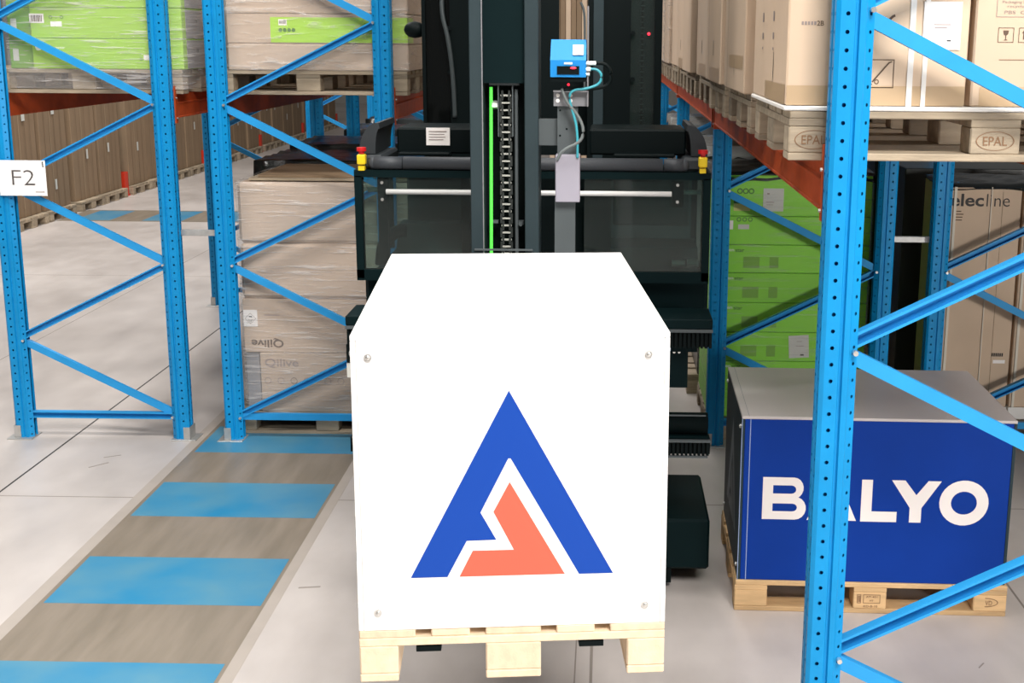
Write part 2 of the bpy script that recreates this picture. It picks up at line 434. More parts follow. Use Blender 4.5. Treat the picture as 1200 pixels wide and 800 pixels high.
def make_frame(name, label, loc, flip, group=None):
    """frame in the x-z plane, x from 0 to DEPTH; flip: lowest diagonal starts at the left post"""
    t = thing(name, label, 'rack frame', loc, 0, group)
    k = []
    for side in (0, 1):
        p = link('post', POST, t, (DEPTH if side else 0, 0, 0)); p.rotation_euler = (0, 0, PI if side else 0); k.append(p)
        if side: s = 1
        b = link('base_plate', BASE, p); c = link('base_clip', SHIM, p)
        if side:  # keep the clip toward the near side as well
            b.rotation_euler = (0, 0, 0); c.scale = (1, -1, 1)
        KIDS[p.name] = [b, c]
    hb = link('horizontal_brace', CH_H if not flip else CH_C2, t, (XI, 0, .15)); k.append(hb)
    z = .15; left = flip
    for i in range(8):
        z1 = z+DZ
        if left:  # rises to the right : open channel
            o = link('diagonal_brace', CH_O, t, (XI, 0, z+.012+.012*(i > 0))); o.rotation_euler = (0, -math.atan2(z1-z-.03, SPAN), 0)
        else:     # rises to the left : closed face
            o = link('diagonal_brace', CH_C, t, (XI, 0, z1-.018)); o.rotation_euler = (0, math.atan2(z1-z-.03, SPAN), 0)
        k.append(o)
        bx = (XI+.006) if left else DEPTH-XI-.006
        k.append(link('bolt', BOLT, t, (bx, -.041, z)))
        left = not left; z = z1
    KIDS[t.name] = k
    return t
CH_C2 = channel(SPAN, False)
ROW = {'A': -3.72, 'B': -2.388, 'C': .635, 'D': 1.965}
YF = [7.10, 10.86, 14.62, 18.38]
fA = make_frame('rack_frame', 'blue rack frame carrying the white F2 sign at far left', (ROW['A'], 7.10, 0), False)
fB = make_frame('rack_frame', 'blue rack frame standing in front of the film-wrapped brown cartons left of the forklift', (ROW['B'], 7.10, 0), True)
fC = dup(fA, (.627, 3.38, 0), label='nearest big bright blue rack frame in front of the royal blue box')
dup(fA, (ROW['C'], 7.10, 0), label='blue rack frame just right of the forklift, in front of the green cartons')
dup(fB, (ROW['D'], 7.10, 0), label='blue rack frame at right edge in front of the tall lettered kraft cartons')
ordn = ['second', 'third', 'fourth', 'fifth', 'sixth']
for i, y in enumerate(YF[1:]):
    dup(fA, (ROW['A'], y, 0), label='blue rack frame of the far-left rack, %s in depth behind the F2 sign' % ordn[i])
    dup(fB, (ROW['B'], y, 0), label='blue rack frame behind the brown carton stack left of forklift, %s in depth' % ordn[i])
    dup(fA, (ROW['C'], y, 0), label='shaded blue rack frame under the long orange beam at right, %s behind the green cartons' % ordn[i])
dup(fB, (ROW['D'], 3.38, 0), label='near blue rack frame of the rearmost right rack, outside the right edge')
dup(fB, (ROW['D'], YF[1], 0), label='blue rack frame hidden deep behind the tall lettered kraft cartons')

# row spacers between back to back frames
SPM = (MB().box(0, .225, -.012, .012, -.018, .018, bev=.002)).mesh('row_spacer', GALV)
for x0, y, lb in ((ROW['A']+DEPTH, 7.13, 'pale steel row spacer bar between the two left racks'), (ROW['C']+DEPTH, 7.13, 'pale steel row spacer bar between the two right racks')):
    o = link('row_spacer', SPM, None, (x0, y, 1.315)); tag(o, lb, 'spacer bar')

# ------------------------------------------------------------------ beams
ZB0, ZB1 = 2.012, 2.155
def beam(x_front, side, y0, y1, label):
    """side -1: front looks to -x, +1: to +x"""
    t = thing('shelf_beam', label, 'rack beam', (x_front, y0, ZB0))
    s = side
    a, b = y0+.006, y1-.006
    # stepped box profile (x,z): front face with a rolled crease, seat on top
    pr = [(.004*s, ZB0), (.004*s, ZB0+.007), (0, ZB0+.010), (0, ZB0+.082), (.003*s, ZB0+.085), (.003*s, ZB0+.091), (-.010*s, ZB0+.096), (-.010*s, ZB1), (-.05*s, ZB1), (-.05*s, ZB0)]
    obj('beam_body', MB().prism([(x_front+p, z) for p, z in pr], 'y', a+.04, b-.04), ORANGE, t)
    for ye, d in ((a+.0, 1), (b, -1)):
        yl, yh = min(ye, ye+.03*d), max(ye, ye+.03*d)
        c = obj('beam_connector', MB().box(min(x_front+.004*s, x_front-.05*s), max(x_front+.004*s, x_front-.05*s), yl, yh, ZB0-.03, ZB1+.05), ORANGE, t)
        mb = MB()
        for zz in (ZB0+.0, ZB0+.12): mb.cyl((x_front+.003*s, (yl+yh)/2, zz), (x_front+.010*s, (yl+yh)/2, zz), .006, 8)
        obj('connector_pin', mb, STEEL, c)
    return t
near = ['nearest', 'second', 'third']
for i in range(3):
    y0, y1 = YF[i]+.045, YF[i+1]-.045
    beam(ROW['A'], -1, y0, y1, 'orange beam on the left side of the far-left rack, %s bay' % near[i])
    beam(ROW['A']+DEPTH, 1, y0, y1, 'orange beam on the right side of the far-left rack, %s bay' % near[i])
    beam(ROW['B'], -1, y0, y1, 'orange beam on the left side of the rack beside the forklift, %s bay' % near[i])
    beam(ROW['B']+DEPTH, 1, y0, y1, 'orange beam on the forklift side of the rack left of forklift, %s bay' % near[i])
ys = [3.38]+YF
for i in range(4):
    y0, y1 = ys[i]+.045, ys[i+1]-.045
    nm = ['nearest', 'second', 'third', 'fourth'][i]
    beam(ROW['C']-.004, -1, y0, y1, 'long orange beam on the aisle side of the right rack, %s bay' % nm)
    if i < 2: beam(ROW['C']+DEPTH, 1, y0, y1, 'orange beam on the back side of the right rack, %s bay' % nm)
for i in range(2):
    y0, y1 = ys[i]+.045, ys[i+1]-.045
    beam(ROW['D'], -1, y0, y1, 'orange beam of the rearmost right rack, %s bay' % ['nearest', 'second'][i])

# ------------------------------------------------------------------ cartons and loads
def carton(label, x0, x1, y0, y1, z0, z1, m, cat='carton', group=None, name='carton', bev=.005, flaps=None):
    t = thing(name, label, cat, ((x0+x1)/2, y0, z0), 0, group)
    b = obj('carton_body', MB().box(x0, x1, y0, y1, z0, z1, bev=bev), m, t)
    return t
def strip_on(t, x, z, w, h, m, name='tape_strip'):
    return sticker(t, 'front', x, -.0012, z, w, h, m, name)
def wrap(label, x0, x1, y0, y1, z0, z1, m=None, cat='film', seed=0):
    rnd = random.Random(seed)
    bm = bmesh.new(); nx = 10
    # rounded-corner loop
    r = .03; pts = []
    for cx, cy, a0 in ((x1-r, y0+r, -PI/2), (x1-r, y1-r, 0), (x0+r, y1-r, PI/2), (x0+r, y0+r, PI)):
        for k in range(4): 
            a = a0+k*PI/6; pts.append((cx+r*math.cos(a), cy+r*math.sin(a)))
    loop = []
    for i in range(len(pts)):
        a, b = Vector(pts[i]), Vector(pts[(i+1) % len(pts)]); L_ = (b-a).length; n = max(1, int(L_/.12))
        for k in range(n): loop.append(a+(b-a)*k/n)
    nz = max(3, int((z1-z0)/.07)); rows = []
    for j in range(nz+1):
        z = z0+(z1-z0)*j/nz
        rows.append([bm.verts.new((p.x+rnd.uniform(-.003, .003), p.y+rnd.uniform(-.003, .003), z+rnd.uniform(-.01, .01)*(0 < j < nz))) for p in loop])
    n = len(loop)
    for a, b in zip(rows, rows[1:]):
        for k in range(n): bm.faces.new((a[k], a[(k+1) % n], b[(k+1) % n], b[k]))
    me = bpy.data.meshes.new('stretch_wrap'); bm.to_mesh(me); bm.free(); me.materials.append(m or FILM)
    for p in me.polygons: p.use_smooth = True
    o = link('stretch_wrap', me); tag(o, label, cat)
    return o
def draped(label, x0, x1, y0, y1, z, m, seed=1, drop=.06, name='top_sheet', cat='film'):
    rnd = random.Random(seed); bm = bmesh.new(); nx, ny = 14, 11; V = {}
    for i in range(nx+1):
        for j in range(ny+1):
            fx, fy = i/nx, j/ny
            edge = i in (0, nx) or j in (0, ny)
            zz = z+rnd.uniform(.002, .018) if not edge else z-drop*rnd.uniform(.5, 1.1)
            px = x0+(x1-x0)*min(max((fx-.08)/.84, -.012), 1.012); py = y0+(y1-y0)*min(max((fy-.08)/.84, -.016), 1.016)
            V[i, j] = bm.verts.new((px, py, zz))
    for i in range(nx):
        for j in range(ny): bm.faces.new((V[i, j], V[i+1, j], V[i+1, j+1], V[i, j+1]))
    bmesh.ops.recalc_face_normals(bm, faces=bm.faces)
    me = bpy.data.meshes.new(name); bm.to_mesh(me); bm.free(); me.materials.append(m)
    for p in me.polygons: p.use_smooth = True
    return tag(link(name, me), label, cat)

# pallet prototypes
RC = ROW['C']+DEPTH/2; RA = ROW['A']+DEPTH/2; RB = ROW['B']+DEPTH/2; RD = ROW['D']+DEPTH/2
ZP = ZB1
pr_grey, kg = pallet_proto('pallet', 'grey weathered pallet with oval stamps on the near end of the right upper shelf', WOODG, (RC-.058, 3.87, ZP+.001), 0)
g1 = [c for c in kg if c.name.startswith('block')]
for bl, x in ((g1[0], -.5275), (g1[3], 0)):
    oval_stamp(bl, x, -.4015, .061)
KIDS_PLAIN = kg
def pallet(x, y, z, label, rz=0, group=None):
    o = pr_grey.copy(); COL.objects.link(o); o.location = (x, y, z); o.rotation_euler = (0, 0, rz); o['label'] = label
    if group: o['group'] = group
    for ch in KIDS_PLAIN:
        c = ch.copy(); COL.objects.link(c); c.parent = o
    return o

# --- right upper shelf : receding kraft cartons
near_x0, near_y = .512, 3.475
c1 = carton('big pale kraft carton with hand-truck symbol and white strap, front of right upper shelf', .517, 1.036, near_y+.004, 4.26, ZP+.160, 3.5, KRAFT)
c2 = carton('pale kraft carton with glass and arrow symbols at the top right corner', 1.052, 1.70, near_y+.004, 4.26, ZP+.160, 3.5, KRAFT)
sl = obj('foam_sheet', MB().box(.512, 1.68, near_y-.008, 4.27, ZP+.146, ZP+.159, bev=.003), FOAM); tag(sl, 'white foam sheet between the near right pallet and its kraft cartons', 'foam sheet')
z0 = ZP+.160
ox = (.517+1.036)/2
F = -.0012
strip_on(c1, 0, .03, .515, .056, TAPE); 
ox2 = (1.052+1.70)/2
strip_on(c2, 0, .03, .60, .056, TAPE)
# white straps on the near carton
for xa, w in ((.873, .016), (.914, .013)):
    o = obj('strap', MB().box(xa-w/2, xa+w/2, near_y+.0005, near_y+.0035, z0, 3.5), mat('white_strapping', (240, 236, 230), .4), c1)
sticker(c1, 'front', .957-ox, F-.0028, 2.545-z0, .108, .135, PAPER)
lay('print', shape_mesh([rect(.05, .003), sh(rect(.036, .003), -.004, -.009)], INKFAINT), c1, 'front', .957-ox, F-.0032, 2.548-z0)
lay('print', shape_mesh([rect(.012, .004)], INK), c1, 'front', .978-ox, F-.0032, 2.503-z0)
# hand truck symbol in a box
def sym_handtruck(w):
    l = frame_rect(w, w, .0025) + [[(-.022, -.022), (-.019, -.025), (.027, .03), (.024, .033)]] + ring(.007, .0025, 12, -.008, -.023) + [[(-.036, -.018), (-.033, -.02), (-.02, -.03), (-.022, -.033)]] + [[(.024, .033), (.034, .036), (.034, .033), (.027, .03)]]
    return l
lay('print', shape_mesh(sym_handtruck(.082), INKBROWN), c1, 'front', .786-ox, F, 2.408-z0)
lay('print', shape_mesh(frame_rect(.05, .082, .0025)+[disc(.007, 10, .008, 0)], INKBROWN), c1, 'front', .715-ox, F, 2.408-z0)
arc = [(.03*math.cos(a), .03*math.sin(a)) for a in [PI*.6+k*PI*.095 for k in range(11)]]
arc2 = [(.023*math.cos(a), .023*math.sin(a)) for a in [PI*.6+k*PI*.095 for k in range(11)]][::-1]
lay('print', shape_mesh([arc+arc2], INKBROWN), c1, 'front', .83-ox, F, 2.548-z0)
lay('print', shape_mesh([sh(rect(.006, .010), -.028+.009*q, 0) for q in range(5)], INKFAINT), c1, 'front', .586-ox, F, 2.55-z0)
lay('print', text_mesh('2B', .02, .014, INKBROWN, .01), c1, 'front', .609-ox, F, 2.55-z0)
# symbols on the second carton
gl = frame_rect(.045, .042, .0015) + [[(-.008, .013), (.008, .013), (.006, .002), (.0012, -.001), (.0012, -.012), (.007, -.0145), (-.007, -.0145), (-.0012, -.012), (-.0012, -.001), (-.006, .002)]]
lay('print', shape_mesh(gl, INKBROWN), c2, 'front', 1.141-ox2, F, 2.52-z0)
ar = frame_rect(.045, .042, .0015) + [[(-.0095, .006), (-.013, .006), (-.008, .014), (-.003, .006), (-.0065, .006), (-.0065, -.012), (-.0095, -.012)], [(.0055, .006), (.002, .006), (.007, .014), (.012, .006), (.0085, .006), (.0085, -.012), (.0055, -.012)]]
lay('print', shape_mesh(ar, INKBROWN), c2, 'front', 1.20-ox2, F, 2.52-z0)
lay('print', shape_mesh(frame_rect(.16, .075, .0015), INKFAINT), c2, 'front', 1.19-ox2, F, 2.608-z0)
for zz, tx, w in ((2.612, 'Packaging board made', .13), (2.600, 'recycled fibres', .10), (2.584, 'PBS  C10000', .115)):
    lay('print', text_mesh(tx, w, .009, INKFAINT), c2, 'front', 1.19-ox2, F-.0002, zz-z0)
sticker(c2, 'front', 0, F, 2.45-z0, .5, .002, TAPELINE, 'print')
# the loads behind it on the same shelf
xs_off = [.505, .50, .512, .49, .508, .515, .50, .505, .51, .50, .505]
for k in range(1, 12):
    y = [0, 4.45, 5.36, 6.22, 7.17, 8.09, 9.0, 9.93, 10.93, 11.85, 12.77, 13.7][k]
    pallet(RC-.05+random.uniform(-.015, .012), y+.4, ZP+.001, 'pallet carrying kraft carton number %s from the near post on the right upper shelf' % (['two','three','four','five','six','seven','eight','nine','ten','eleven','twelve'][k-1]))
    x0 = xs_off[k-1]
    t = carton('tall kraft carton on the right upper shelf, %s one behind the near pair' % (['first','second','third','fourth','fifth','sixth','seventh','eighth','ninth','tenth','eleventh'][k-1]),
               x0, x0+1.13, y+.01, y+.73+.03*(k % 3), ZP+.147, 3.5+.05*(k % 2), KRAFT)
    hx = 0
    # printed marks on the aisle side and the front edge
    b = -.565-.0012
    if k == 1:
        sticker(t, 'left', b, .30, .115, .5, .05, TAPE, 'tape_strip')
        for zz in (.10, .22): lay('print', shape_mesh(frame_rect(.055, .055, .003)+[rect(.008, .03)], INKBROWN), t, 'front', -.50, -.0012, zz+.04)
        lay('print', shape_mesh([[(0, -.035), (.004, -.01), (.002, .035), (-.002, .035), (-.004, -.01)]], INK), t, 'left', b, .35, .09)
    if k in (2, 3, 5):
        lay('print', shape_mesh([rect(.02, .07)], INKBROWN), t, 'left', b, .35, .16)
        sticker(t, 'left', b, .3, .04, .5, .06, TAPE, 'tape_strip')
    sticker(t, 'left', b, .62, .6, .006, 1.2, TAPELINE, 'print')
    if k >= 7: wrap('shiny film round the %s kraft load behind the near pair, upper right' % ['seventh','eighth','ninth','tenth','eleventh'][k-7], x0-.012, x0+1.14, y, y+.82, ZP+.148, 3.5, FILMW, seed=k)
for k, y in enumerate((3.475, 4.45, 5.36, 6.22)):  # unseen loads added to shade the lettered cartons behind
    nm = ['first', 'second', 'third', 'fourth'][k]
    pallet(RD, y+.4, ZP+.001, 'upper shelf pallet of the rearmost right rack, %s from the near end' % nm)
    carton('unseen kraft load added for shade on the rearmost right upper shelf, %s from the near end' % nm, 1.98, 3.06, y+.01, y+.76, ZP+.147, 3.5, KRAFT)
# brown ink marks on the near carton's aisle side
b1 = -(1.036-.517)/2-.0012
lay('print', shape_mesh([[(0, -.05), (.005, -.015), (.003, .05), (-.003, .05), (-.005, -.015)]], INK), c1, 'left', b1, .28, .10)
for dy in (.2, .45):
    lay('print', shape_mesh([rect(.03, .03), sh(rect(.03, .02), 0, -.06), sh(rect(.02, .008), 0, -.1)], INKFAINT), c1, 'left', b1, dy+.1, .26)
sticker(c1, 'left', b1, .24, .03, .44, .056, TAPE, 'tape_strip')

# --- left upper shelf, far-left rack: green cartons
zc = ZP+.146
pallet(RA, 7.57, ZP+.001, 'pallet under the green cartons on the far-left upper shelf')
lays = ['lowest', 'second', 'third', 'fourth']
gz = [zc+i*.1805 for i in range(5)]
for i in range(4):
    t = carton('wide lime green carton, %s layer on the far-left upper shelf' % lays[i], -3.467, -2.553, 7.17, 7.95, gz[i]+.001, gz[i+1]-.001, GREEN, bev=.004)
    cx = (-3.467-2.553)/2
    s = obj('grey_end_panel', MB().box(-2.5525, -2.5505, 7.235, 7.945, gz[i]+.006, gz[i+1]-.006), GREYCARD, t)
    lay('print', text_mesh('1S', .035, .02, INK, .02), s, 'right', -2.550-cx, 7.42-7.17, .11)
    if i == 1:
        sticker(t, 'front', -3.425-cx, F, 2.598-gz[1], .088, .055, PAPER)
        lay('print', shape_mesh([sh(rect(.0045, .038), -.031+.0074*q+.001*(q % 3), 0) for q in range(9)], INKBROWN), t, 'front', -3.425-cx, F-.0006, 2.598-gz[1])
        for q in range(3): lay('print', shape_mesh(ring(.011, .004, 10) if q != 1 else ring(.008, .002, 10), INKGREEN), t, 'front', -3.34-cx+q*.033, F, 2.605-gz[1])
        sticker(t, 'front', -3.309-cx, F, 2.566-gz[1], .068, .03, PAPER)
    if i in (0, 2):
        lay('print', shape_mesh([disc(.019)], WHITEINK), t, 'front', -3.448+.02-cx, F, .126)
        lay('print', text_mesh('gardenstar', .13, .022, WHITEINK, .01), t, 'front', -3.33-cx, F, .124)
        sticker(t, 'front', -2.768-cx, F, .07, .05, .03, PAPER)
        lay('print', shape_mesh(ring(.009, .003, 10), INKGREEN), t, 'front', -2.81-cx, F, .06)
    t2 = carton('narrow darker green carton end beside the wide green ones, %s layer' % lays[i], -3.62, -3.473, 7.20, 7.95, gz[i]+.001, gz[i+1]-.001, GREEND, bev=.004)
    if i < 2: sticker(t2, 'front', -.035, F, .08, .035, .07, PAPERG)
wrap('clear stretch film round the green cartons on the far-left upper shelf', -3.63, -2.54, 7.158, 7.962, ZP+.03, gz[4], FILM, seed=31)
for k, y in enumerate((8.16, 9.1, 10.0)):
    pallet(RA, y+.4, ZP+.001, 'pallet %s behind the green cartons on the far-left upper shelf' % ['first', 'second', 'third'][k])
    t = carton('tall grey carton load %s behind the green cartons on the far-left upper shelf' % ['first', 'second', 'third'][k], -3.68, -2.57, y, y+.78, zc, zc+.95, GREYCARD)

# --- left upper shelf, rack beside forklift : wrapped kraft cartons with lime label
pallet(RB+.03, 7.57, ZP+.001, 'pallet under the film-wrapped kraft cartons with lime label, left upper shelf')
bz = [zc, zc+.158, zc+.334, zc+.51, zc+.69]
for i in range(4):
    t = carton('kraft carton in stretch film on the left upper shelf, %s layer' % lays[i] + (' with wide lime label' if i == 1 else ''), -2.285+.0*i, -1.197, 7.17, 7.95, bz[i]+.001, bz[i+1]-.001, KRAFTW, bev=.006)
    cx = (-2.285-1.197)/2
    if i == 1:
        lb = obj('lime_label', MB().box(-2.02, -1.1955, 7.1685, 7.171, bz[1]+.008, bz[2]-.02).box(-1.1985, -1.1955, 7.1685, 7.36, bz[1]+.008, bz[2]-.02), LIMEBAND, t)
        sticker(t, 'front', -1.945-cx, -.003, .125, .05, .035, PAPER)
        lay('print', shape_mesh([sh(rect(.003, .02), -.018+.006*q, 0) for q in range(7)], INK), t, 'front', -1.945-cx, -.0036, .127)
        for q in range(4): lay('print', shape_mesh([disc(.012, 8)], INKGREEN), t, 'front', -1.96-cx+q*.026, -.003, .08)
wrap('clear stretch film round the kraft cartons with lime label', -2.30, -1.185, 7.155, 7.965, ZP+.147, bz[4]+.02, FILMW, seed=5)
for k, y in enumerate((8.16, 9.1)):
    pallet(RB+.02, y+.4, ZP+.001, 'pallet %s behind the lime-labelled cartons on the left upper shelf' % ['first', 'second'][k])
    t = carton('tall kraft load %s behind the lime-labelled cartons on the left upper shelf' % ['first', 'second'][k], -2.30, -1.21, y, y+.78, zc, zc+.95, KRAFT)

# --- left floor stack behind the frame
pallet(RB+.06, 7.60, 0, 'pallet on the floor under the film-wrapped brown carton stack left of forklift')
fz = [.146, .536, .886, 1.24, 1.62]
for i in range(4):
    x0 = -2.19 if i == 0 else -2.285
    t = carton('brown carton in the wrapped floor stack left of forklift, %s layer' % lays[i] + (' with upside-down lettering' if i == 1 else ''), x0, -1.185, 7.205 if i < 2 else 7.20, 7.98, fz[i]+.001, fz[i+1]-.001, KRAFTW, bev=.022 if i > 1 else .004)
    cx = (x0-1.185)/2
    if i == 0:
        lay('lettering', text_mesh('Qilive', .215, .062, INKFAINT, .015), t, 'front', -2.053-cx, F, .466-.146)
        for q in range(6): lay('print', shape_mesh(ring(.022, .004, 14), INKFAINT if q != 2 else INKBROWN), t, 'front', -2.145+q*.083+(.05 if q > 3 else 0)-cx, F, .352-.146)
        e = carton('grey carton flap end at lower left of the wrapped floor stack', -2.285, -2.198, 7.225, 7.9, fz[0]+.002, fz[1]-.004, GREYCARD)
    if i == 1:
        lay('lettering', text_mesh('Qilive', .205, .062, INKBROWN, .02, flip=True), t, 'front', -2.137-cx, F, .60-.536)
        st = sticker(t, 'front', -2.238-cx, F-.001, .759-.536, .088, .108, PAPER)
        dm = [(0, -.036), (.036, 0), (0, .036), (-.036, 0)]; dmi = [(0, -.032), (.032, 0), (0, .032), (-.032, 0)]
        lay('print', shape_mesh([dm, dmi], INKFAINT), t, 'front', -2.238-cx, F-.0016, .757-.536)
        lay('print', shape_mesh([[(-.010, .010), (.012, .008), (.010, .016), (-.006, .017)]]+[[(x-.002, -.004), (x+.002, -.004), (x+.002, -.026+abs(x)), (x-.002, -.026+abs(x))] for x in (-.02, -.012, -.004, .004, .012, .02)], INK), t, 'front', -2.238-cx, F-.0016, .757-.536)
        sticker(t, 'front', -2.10-cx, F, .78-.536, .1, .006, INKFAINT, 'print')
wrap('clear stretch film round the brown carton stack on the floor left of forklift', -2.298, -1.173, 7.188, 7.992, .148, 1.625, FILM, seed=9)
pk = thing('board_bundle', 'thin wooden boards lying on the wrapped brown stack left of forklift', 'boards', (-1.75, 7.5, 1.625))
for q in range(2):
    obj('board', MB().box(-2.22+.05*q, -1.22, 7.25+.03*q, 7.95, 1.627+.016*q, 1.641+.016*q), KRAFTD if q % 2 else WOODG, pk)
for k, y in enumerate((8.15, 9.1, 11.0, 12.0, 13.0)):
    nm = ['first', 'second', 'third', 'fourth', 'fifth'][k]
    pallet(RB, y+.42, 0, 'floor pallet of the %s dark-topped stack behind the wrapped brown cartons' % nm)
    carton('brown carton stack under dark film, %s behind the wrapped brown cartons' % nm, -2.36, -1.25, y, y+.84, .146, 1.63+.03*(k % 2), KRAFTD)
    draped('black film sheet over the %s stack behind the wrapped brown cartons' % nm, -2.44, -1.22, y-.02, y+.88, 1.645+.03*(k % 2), BFILM, seed=k+40, drop=.22)

# --- right floor stack of green cartons
pallet(RC+.06, 7.60, 0, 'floor pallet under the green carton stack right of the forklift')
cz = [.146, .328, .515, .703, .892, 1.081, 1.258, 1.436, 1.69]
gl8 = ['lowest', 'second', 'third', 'fourth', 'fifth', 'sixth', 'seventh', 'topmost']
for i in range(8):
    t = carton('green carton in the floor stack right of the forklift, %s layer' % gl8[i], .655, 1.625, 7.21, 7.97, cz[i]+.0015, cz[i+1]-.0015, GREENR, bev=.004)
    cx = (.655+1.625)/2; z0 = cz[i]; h = cz[i+1]-z0
    if i in (1, 2, 3, 4, 5):
        lay('lettering', text_mesh('garden', .098, .026, WHITEINK, .012), t, 'front', .742-cx, F, h-.036)
        lay('lettering', text_mesh('star', .055, .02, INKGREEN, .012), t, 'front', .827-cx, F, h-.037)
        lay('print', shape_mesh([rect(.10, .07)], INKGREEN2), t, 'front', .90-cx, F, .065)
        lay('print', shape_mesh([rect(.055, .07)], INKGREEN2), t, 'front', 1.04-cx, F, .065)
    if i == 2:
        a = sticker(t, 'front', 1.215-cx, F-.001, .096, .125, .145, PAPERG); a.rotation_euler = (PI/2, -.06, 0)
        lay('print', shape_mesh([rect(.05, .003), sh(rect(.036, .003), -.004, .03)], INKFAINT), t, 'front', 1.222-cx, F-.002, .10)
        lay('print', shape_mesh([rect(.022, .01)], INK), t, 'front', 1.237-cx, F-.002, .043)
    if i == 7:
        sticker(t, 'front', 1.022-cx, F-.001, 1.537-z0, .125, .142, PAPERG)
        lay('print', shape_mesh([rect(.014, .01), sh(rect(.05, .005), .012, -.052), sh(rect(.04, .004), .01, -.068)], INKFAINT), t, 'front', .99-cx, F-.002, 1.575-z0)
        for q in range(3): lay('print', shape_mesh(ring(.018, .007, 12), INKGREEN), t, 'front', .816-cx+q*.035, F, 1.59-z0)
        sticker(t, 'front', .83-cx, F, 1.49-z0, .10, .045, YPAPER); sticker(t, 'front', .83-cx, F, 1.525-z0, .10, .022, INKGREEN)
    if i == 6:
        sticker(t, 'front', .765-cx, F, 1.38-z0, .03, .055, PAPER)
        for q in range(3): lay('print', shape_mesh(ring(.014, .005, 12), INKGREEN), t, 'front', .815-cx+q*.035, F, 1.415-z0)
        sticker(t, 'front', .845-cx, F, 1.369-z0, .068, .03, PAPERG)
wrap('clear stretch film round the green carton stack right of the forklift', .645, 1.64, 7.198, 7.985, .148, 1.70, FILMC, seed=12)
draped('black film sheet over the top of the green carton stack', .655, 1.63, 7.215, 7.98, 1.70, BFILM, seed=3, drop=.05)
for k, y in enumerate((8.16, 9.1, 11.02, 12.0)):
    nm = ['first', 'second', 'third', 'fourth'][k]
    pallet(RC, y+.42, 0, 'floor pallet of the %s stack behind the green cartons at right' % nm)
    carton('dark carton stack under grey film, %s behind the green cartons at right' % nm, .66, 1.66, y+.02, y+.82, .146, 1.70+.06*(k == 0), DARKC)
    draped('shiny grey film sheet over the %s stack behind the green cartons' % nm, .65, 1.67, y, y+.84, 1.71+.06*(k == 0), SFILM, seed=k+60, drop=.1)

# --- tall lettered kraft cartons, far right
for k, (x0, x1) in enumerate(((2.115, 2.545), (2.562, 3.0))):
    t = carton('tall kraft carton with large black lettering behind the right frame' if k == 0 else 'tall plain kraft carton at the very right edge behind the frame', x0, x1, 7.235, 7.85, .226, 1.622, KRAFT)
    obj('foam_base', MB().box(x0-.002, x1+.002, 7.228, 7.86, .147, .225), FOAM, t)
    cx = (x0+x1)/2
    if k == 0:
        # heavy first half and light second half of one word
        lay('lettering', text_mesh('elec', .205, .078, INK, .022), t, 'front', 2.212-cx, F, 1.545-.226)
        lay('lettering', text_mesh('line', .142, .078, INK, -.006), t, 'front', 2.402-cx, F, 1.545-.226)
        for q in range(4): sticker(t, 'front', 2.165-cx, F, 1.475-q*.018-.226, [.03, .06, .05, .045][q], .006, INKBROWN, 'print')
        lay('print', shape_mesh([sh(rect(.009, .022), -.032+.0125*q, 0) for q in range(6)], INK), t, 'front', 2.467-cx, F, .567-.226)
        sticker(t, 'front', 2.48-cx, F, .522-.226, .075, .022, PAPER)
        sticker(t, 'front', 2.43-cx, F, .69, .002, 1.36, TAPELINE, 'print')
    for xs, w in ((.024, .016), (.245, .005)):
        obj('strap', MB().box(x0+xs-w/2, x0+xs+w/2, 7.229, 7.2345, .226, 1.626), mat('dull_strapping', (214, 206, 190), .5), t)
    pallet(2.55 if k == 0 else 9, 7.62, 0, 'floor pallet under the tall lettered kraft cartons at right') if k == 0 else None
draped('dark film on top of the tall lettered kraft cartons', 2.12, 3.0, 7.24, 7.85, 1.63, BFILM, seed=21, drop=.03)
for k, y in enumerate((8.16, 9.1)):
    pallet(RD+.02, y+.42, 0, 'floor pallet %s behind the tall lettered kraft cartons' % ['first', 'second'][k])
    carton('carton load coloured dark for gap shade, %s behind the tall lettered kraft cartons' % ['first', 'second'][k], 2.06, 3.05, y, y+.82, .146, 1.64, DARKC)

# ------------------------------------------------------------------ far-left row: tall brown cartons on floor pallets
XF = -7.6
fF = None
guards = []
for i, y in enumerate((14.8, 18.5, 22.2, 25.9, 29.6, 33.3)):
    o = dup(fA, (XF-DEPTH-.14, y, 0), label='distant blue rack frame behind the row of tall brown cartons, %s from the left' % ['first', 'second', 'third', 'fourth', 'fifth', 'sixth'][i])
    g = thing('column_guard', 'red steel column guard at foot of the distant carton row, %s from the left' % ['first', 'second', 'third', 'fourth', 'fifth', 'sixth'][i], 'column guard', (XF+.05, y, 0))
    obj('guard_plate', MB().box(XF-.03, XF-.01, y-.07, y+.07, .02, .38, bev=.004).box(XF-.12, XF-.03, y-.07, y-.06, .02, .38).box(XF-.12, XF-.03, y+.06, y+.07, .02, .38), REDG, g)
    obj('foot_plate', MB().box(XF-.13, XF, y-.09, y+.09, 0, .02), REDG, g)
pn = 0
numw = ['first', 'second', 'third', 'fourth', 'fifth', 'sixth', 'seventh', 'eighth', 'ninth', 'tenth', 'eleventh', 'twelfth', 'thirteenth', 'fourteenth', 'fifteenth', 'sixteenth', 'seventeenth', 'eighteenth', 'nineteenth', 'twentieth']
HL = mat('carton_pale_strap', (176, 156, 126), .6)
HF = mat('carton_dark_seam', (110, 88, 64), .8)
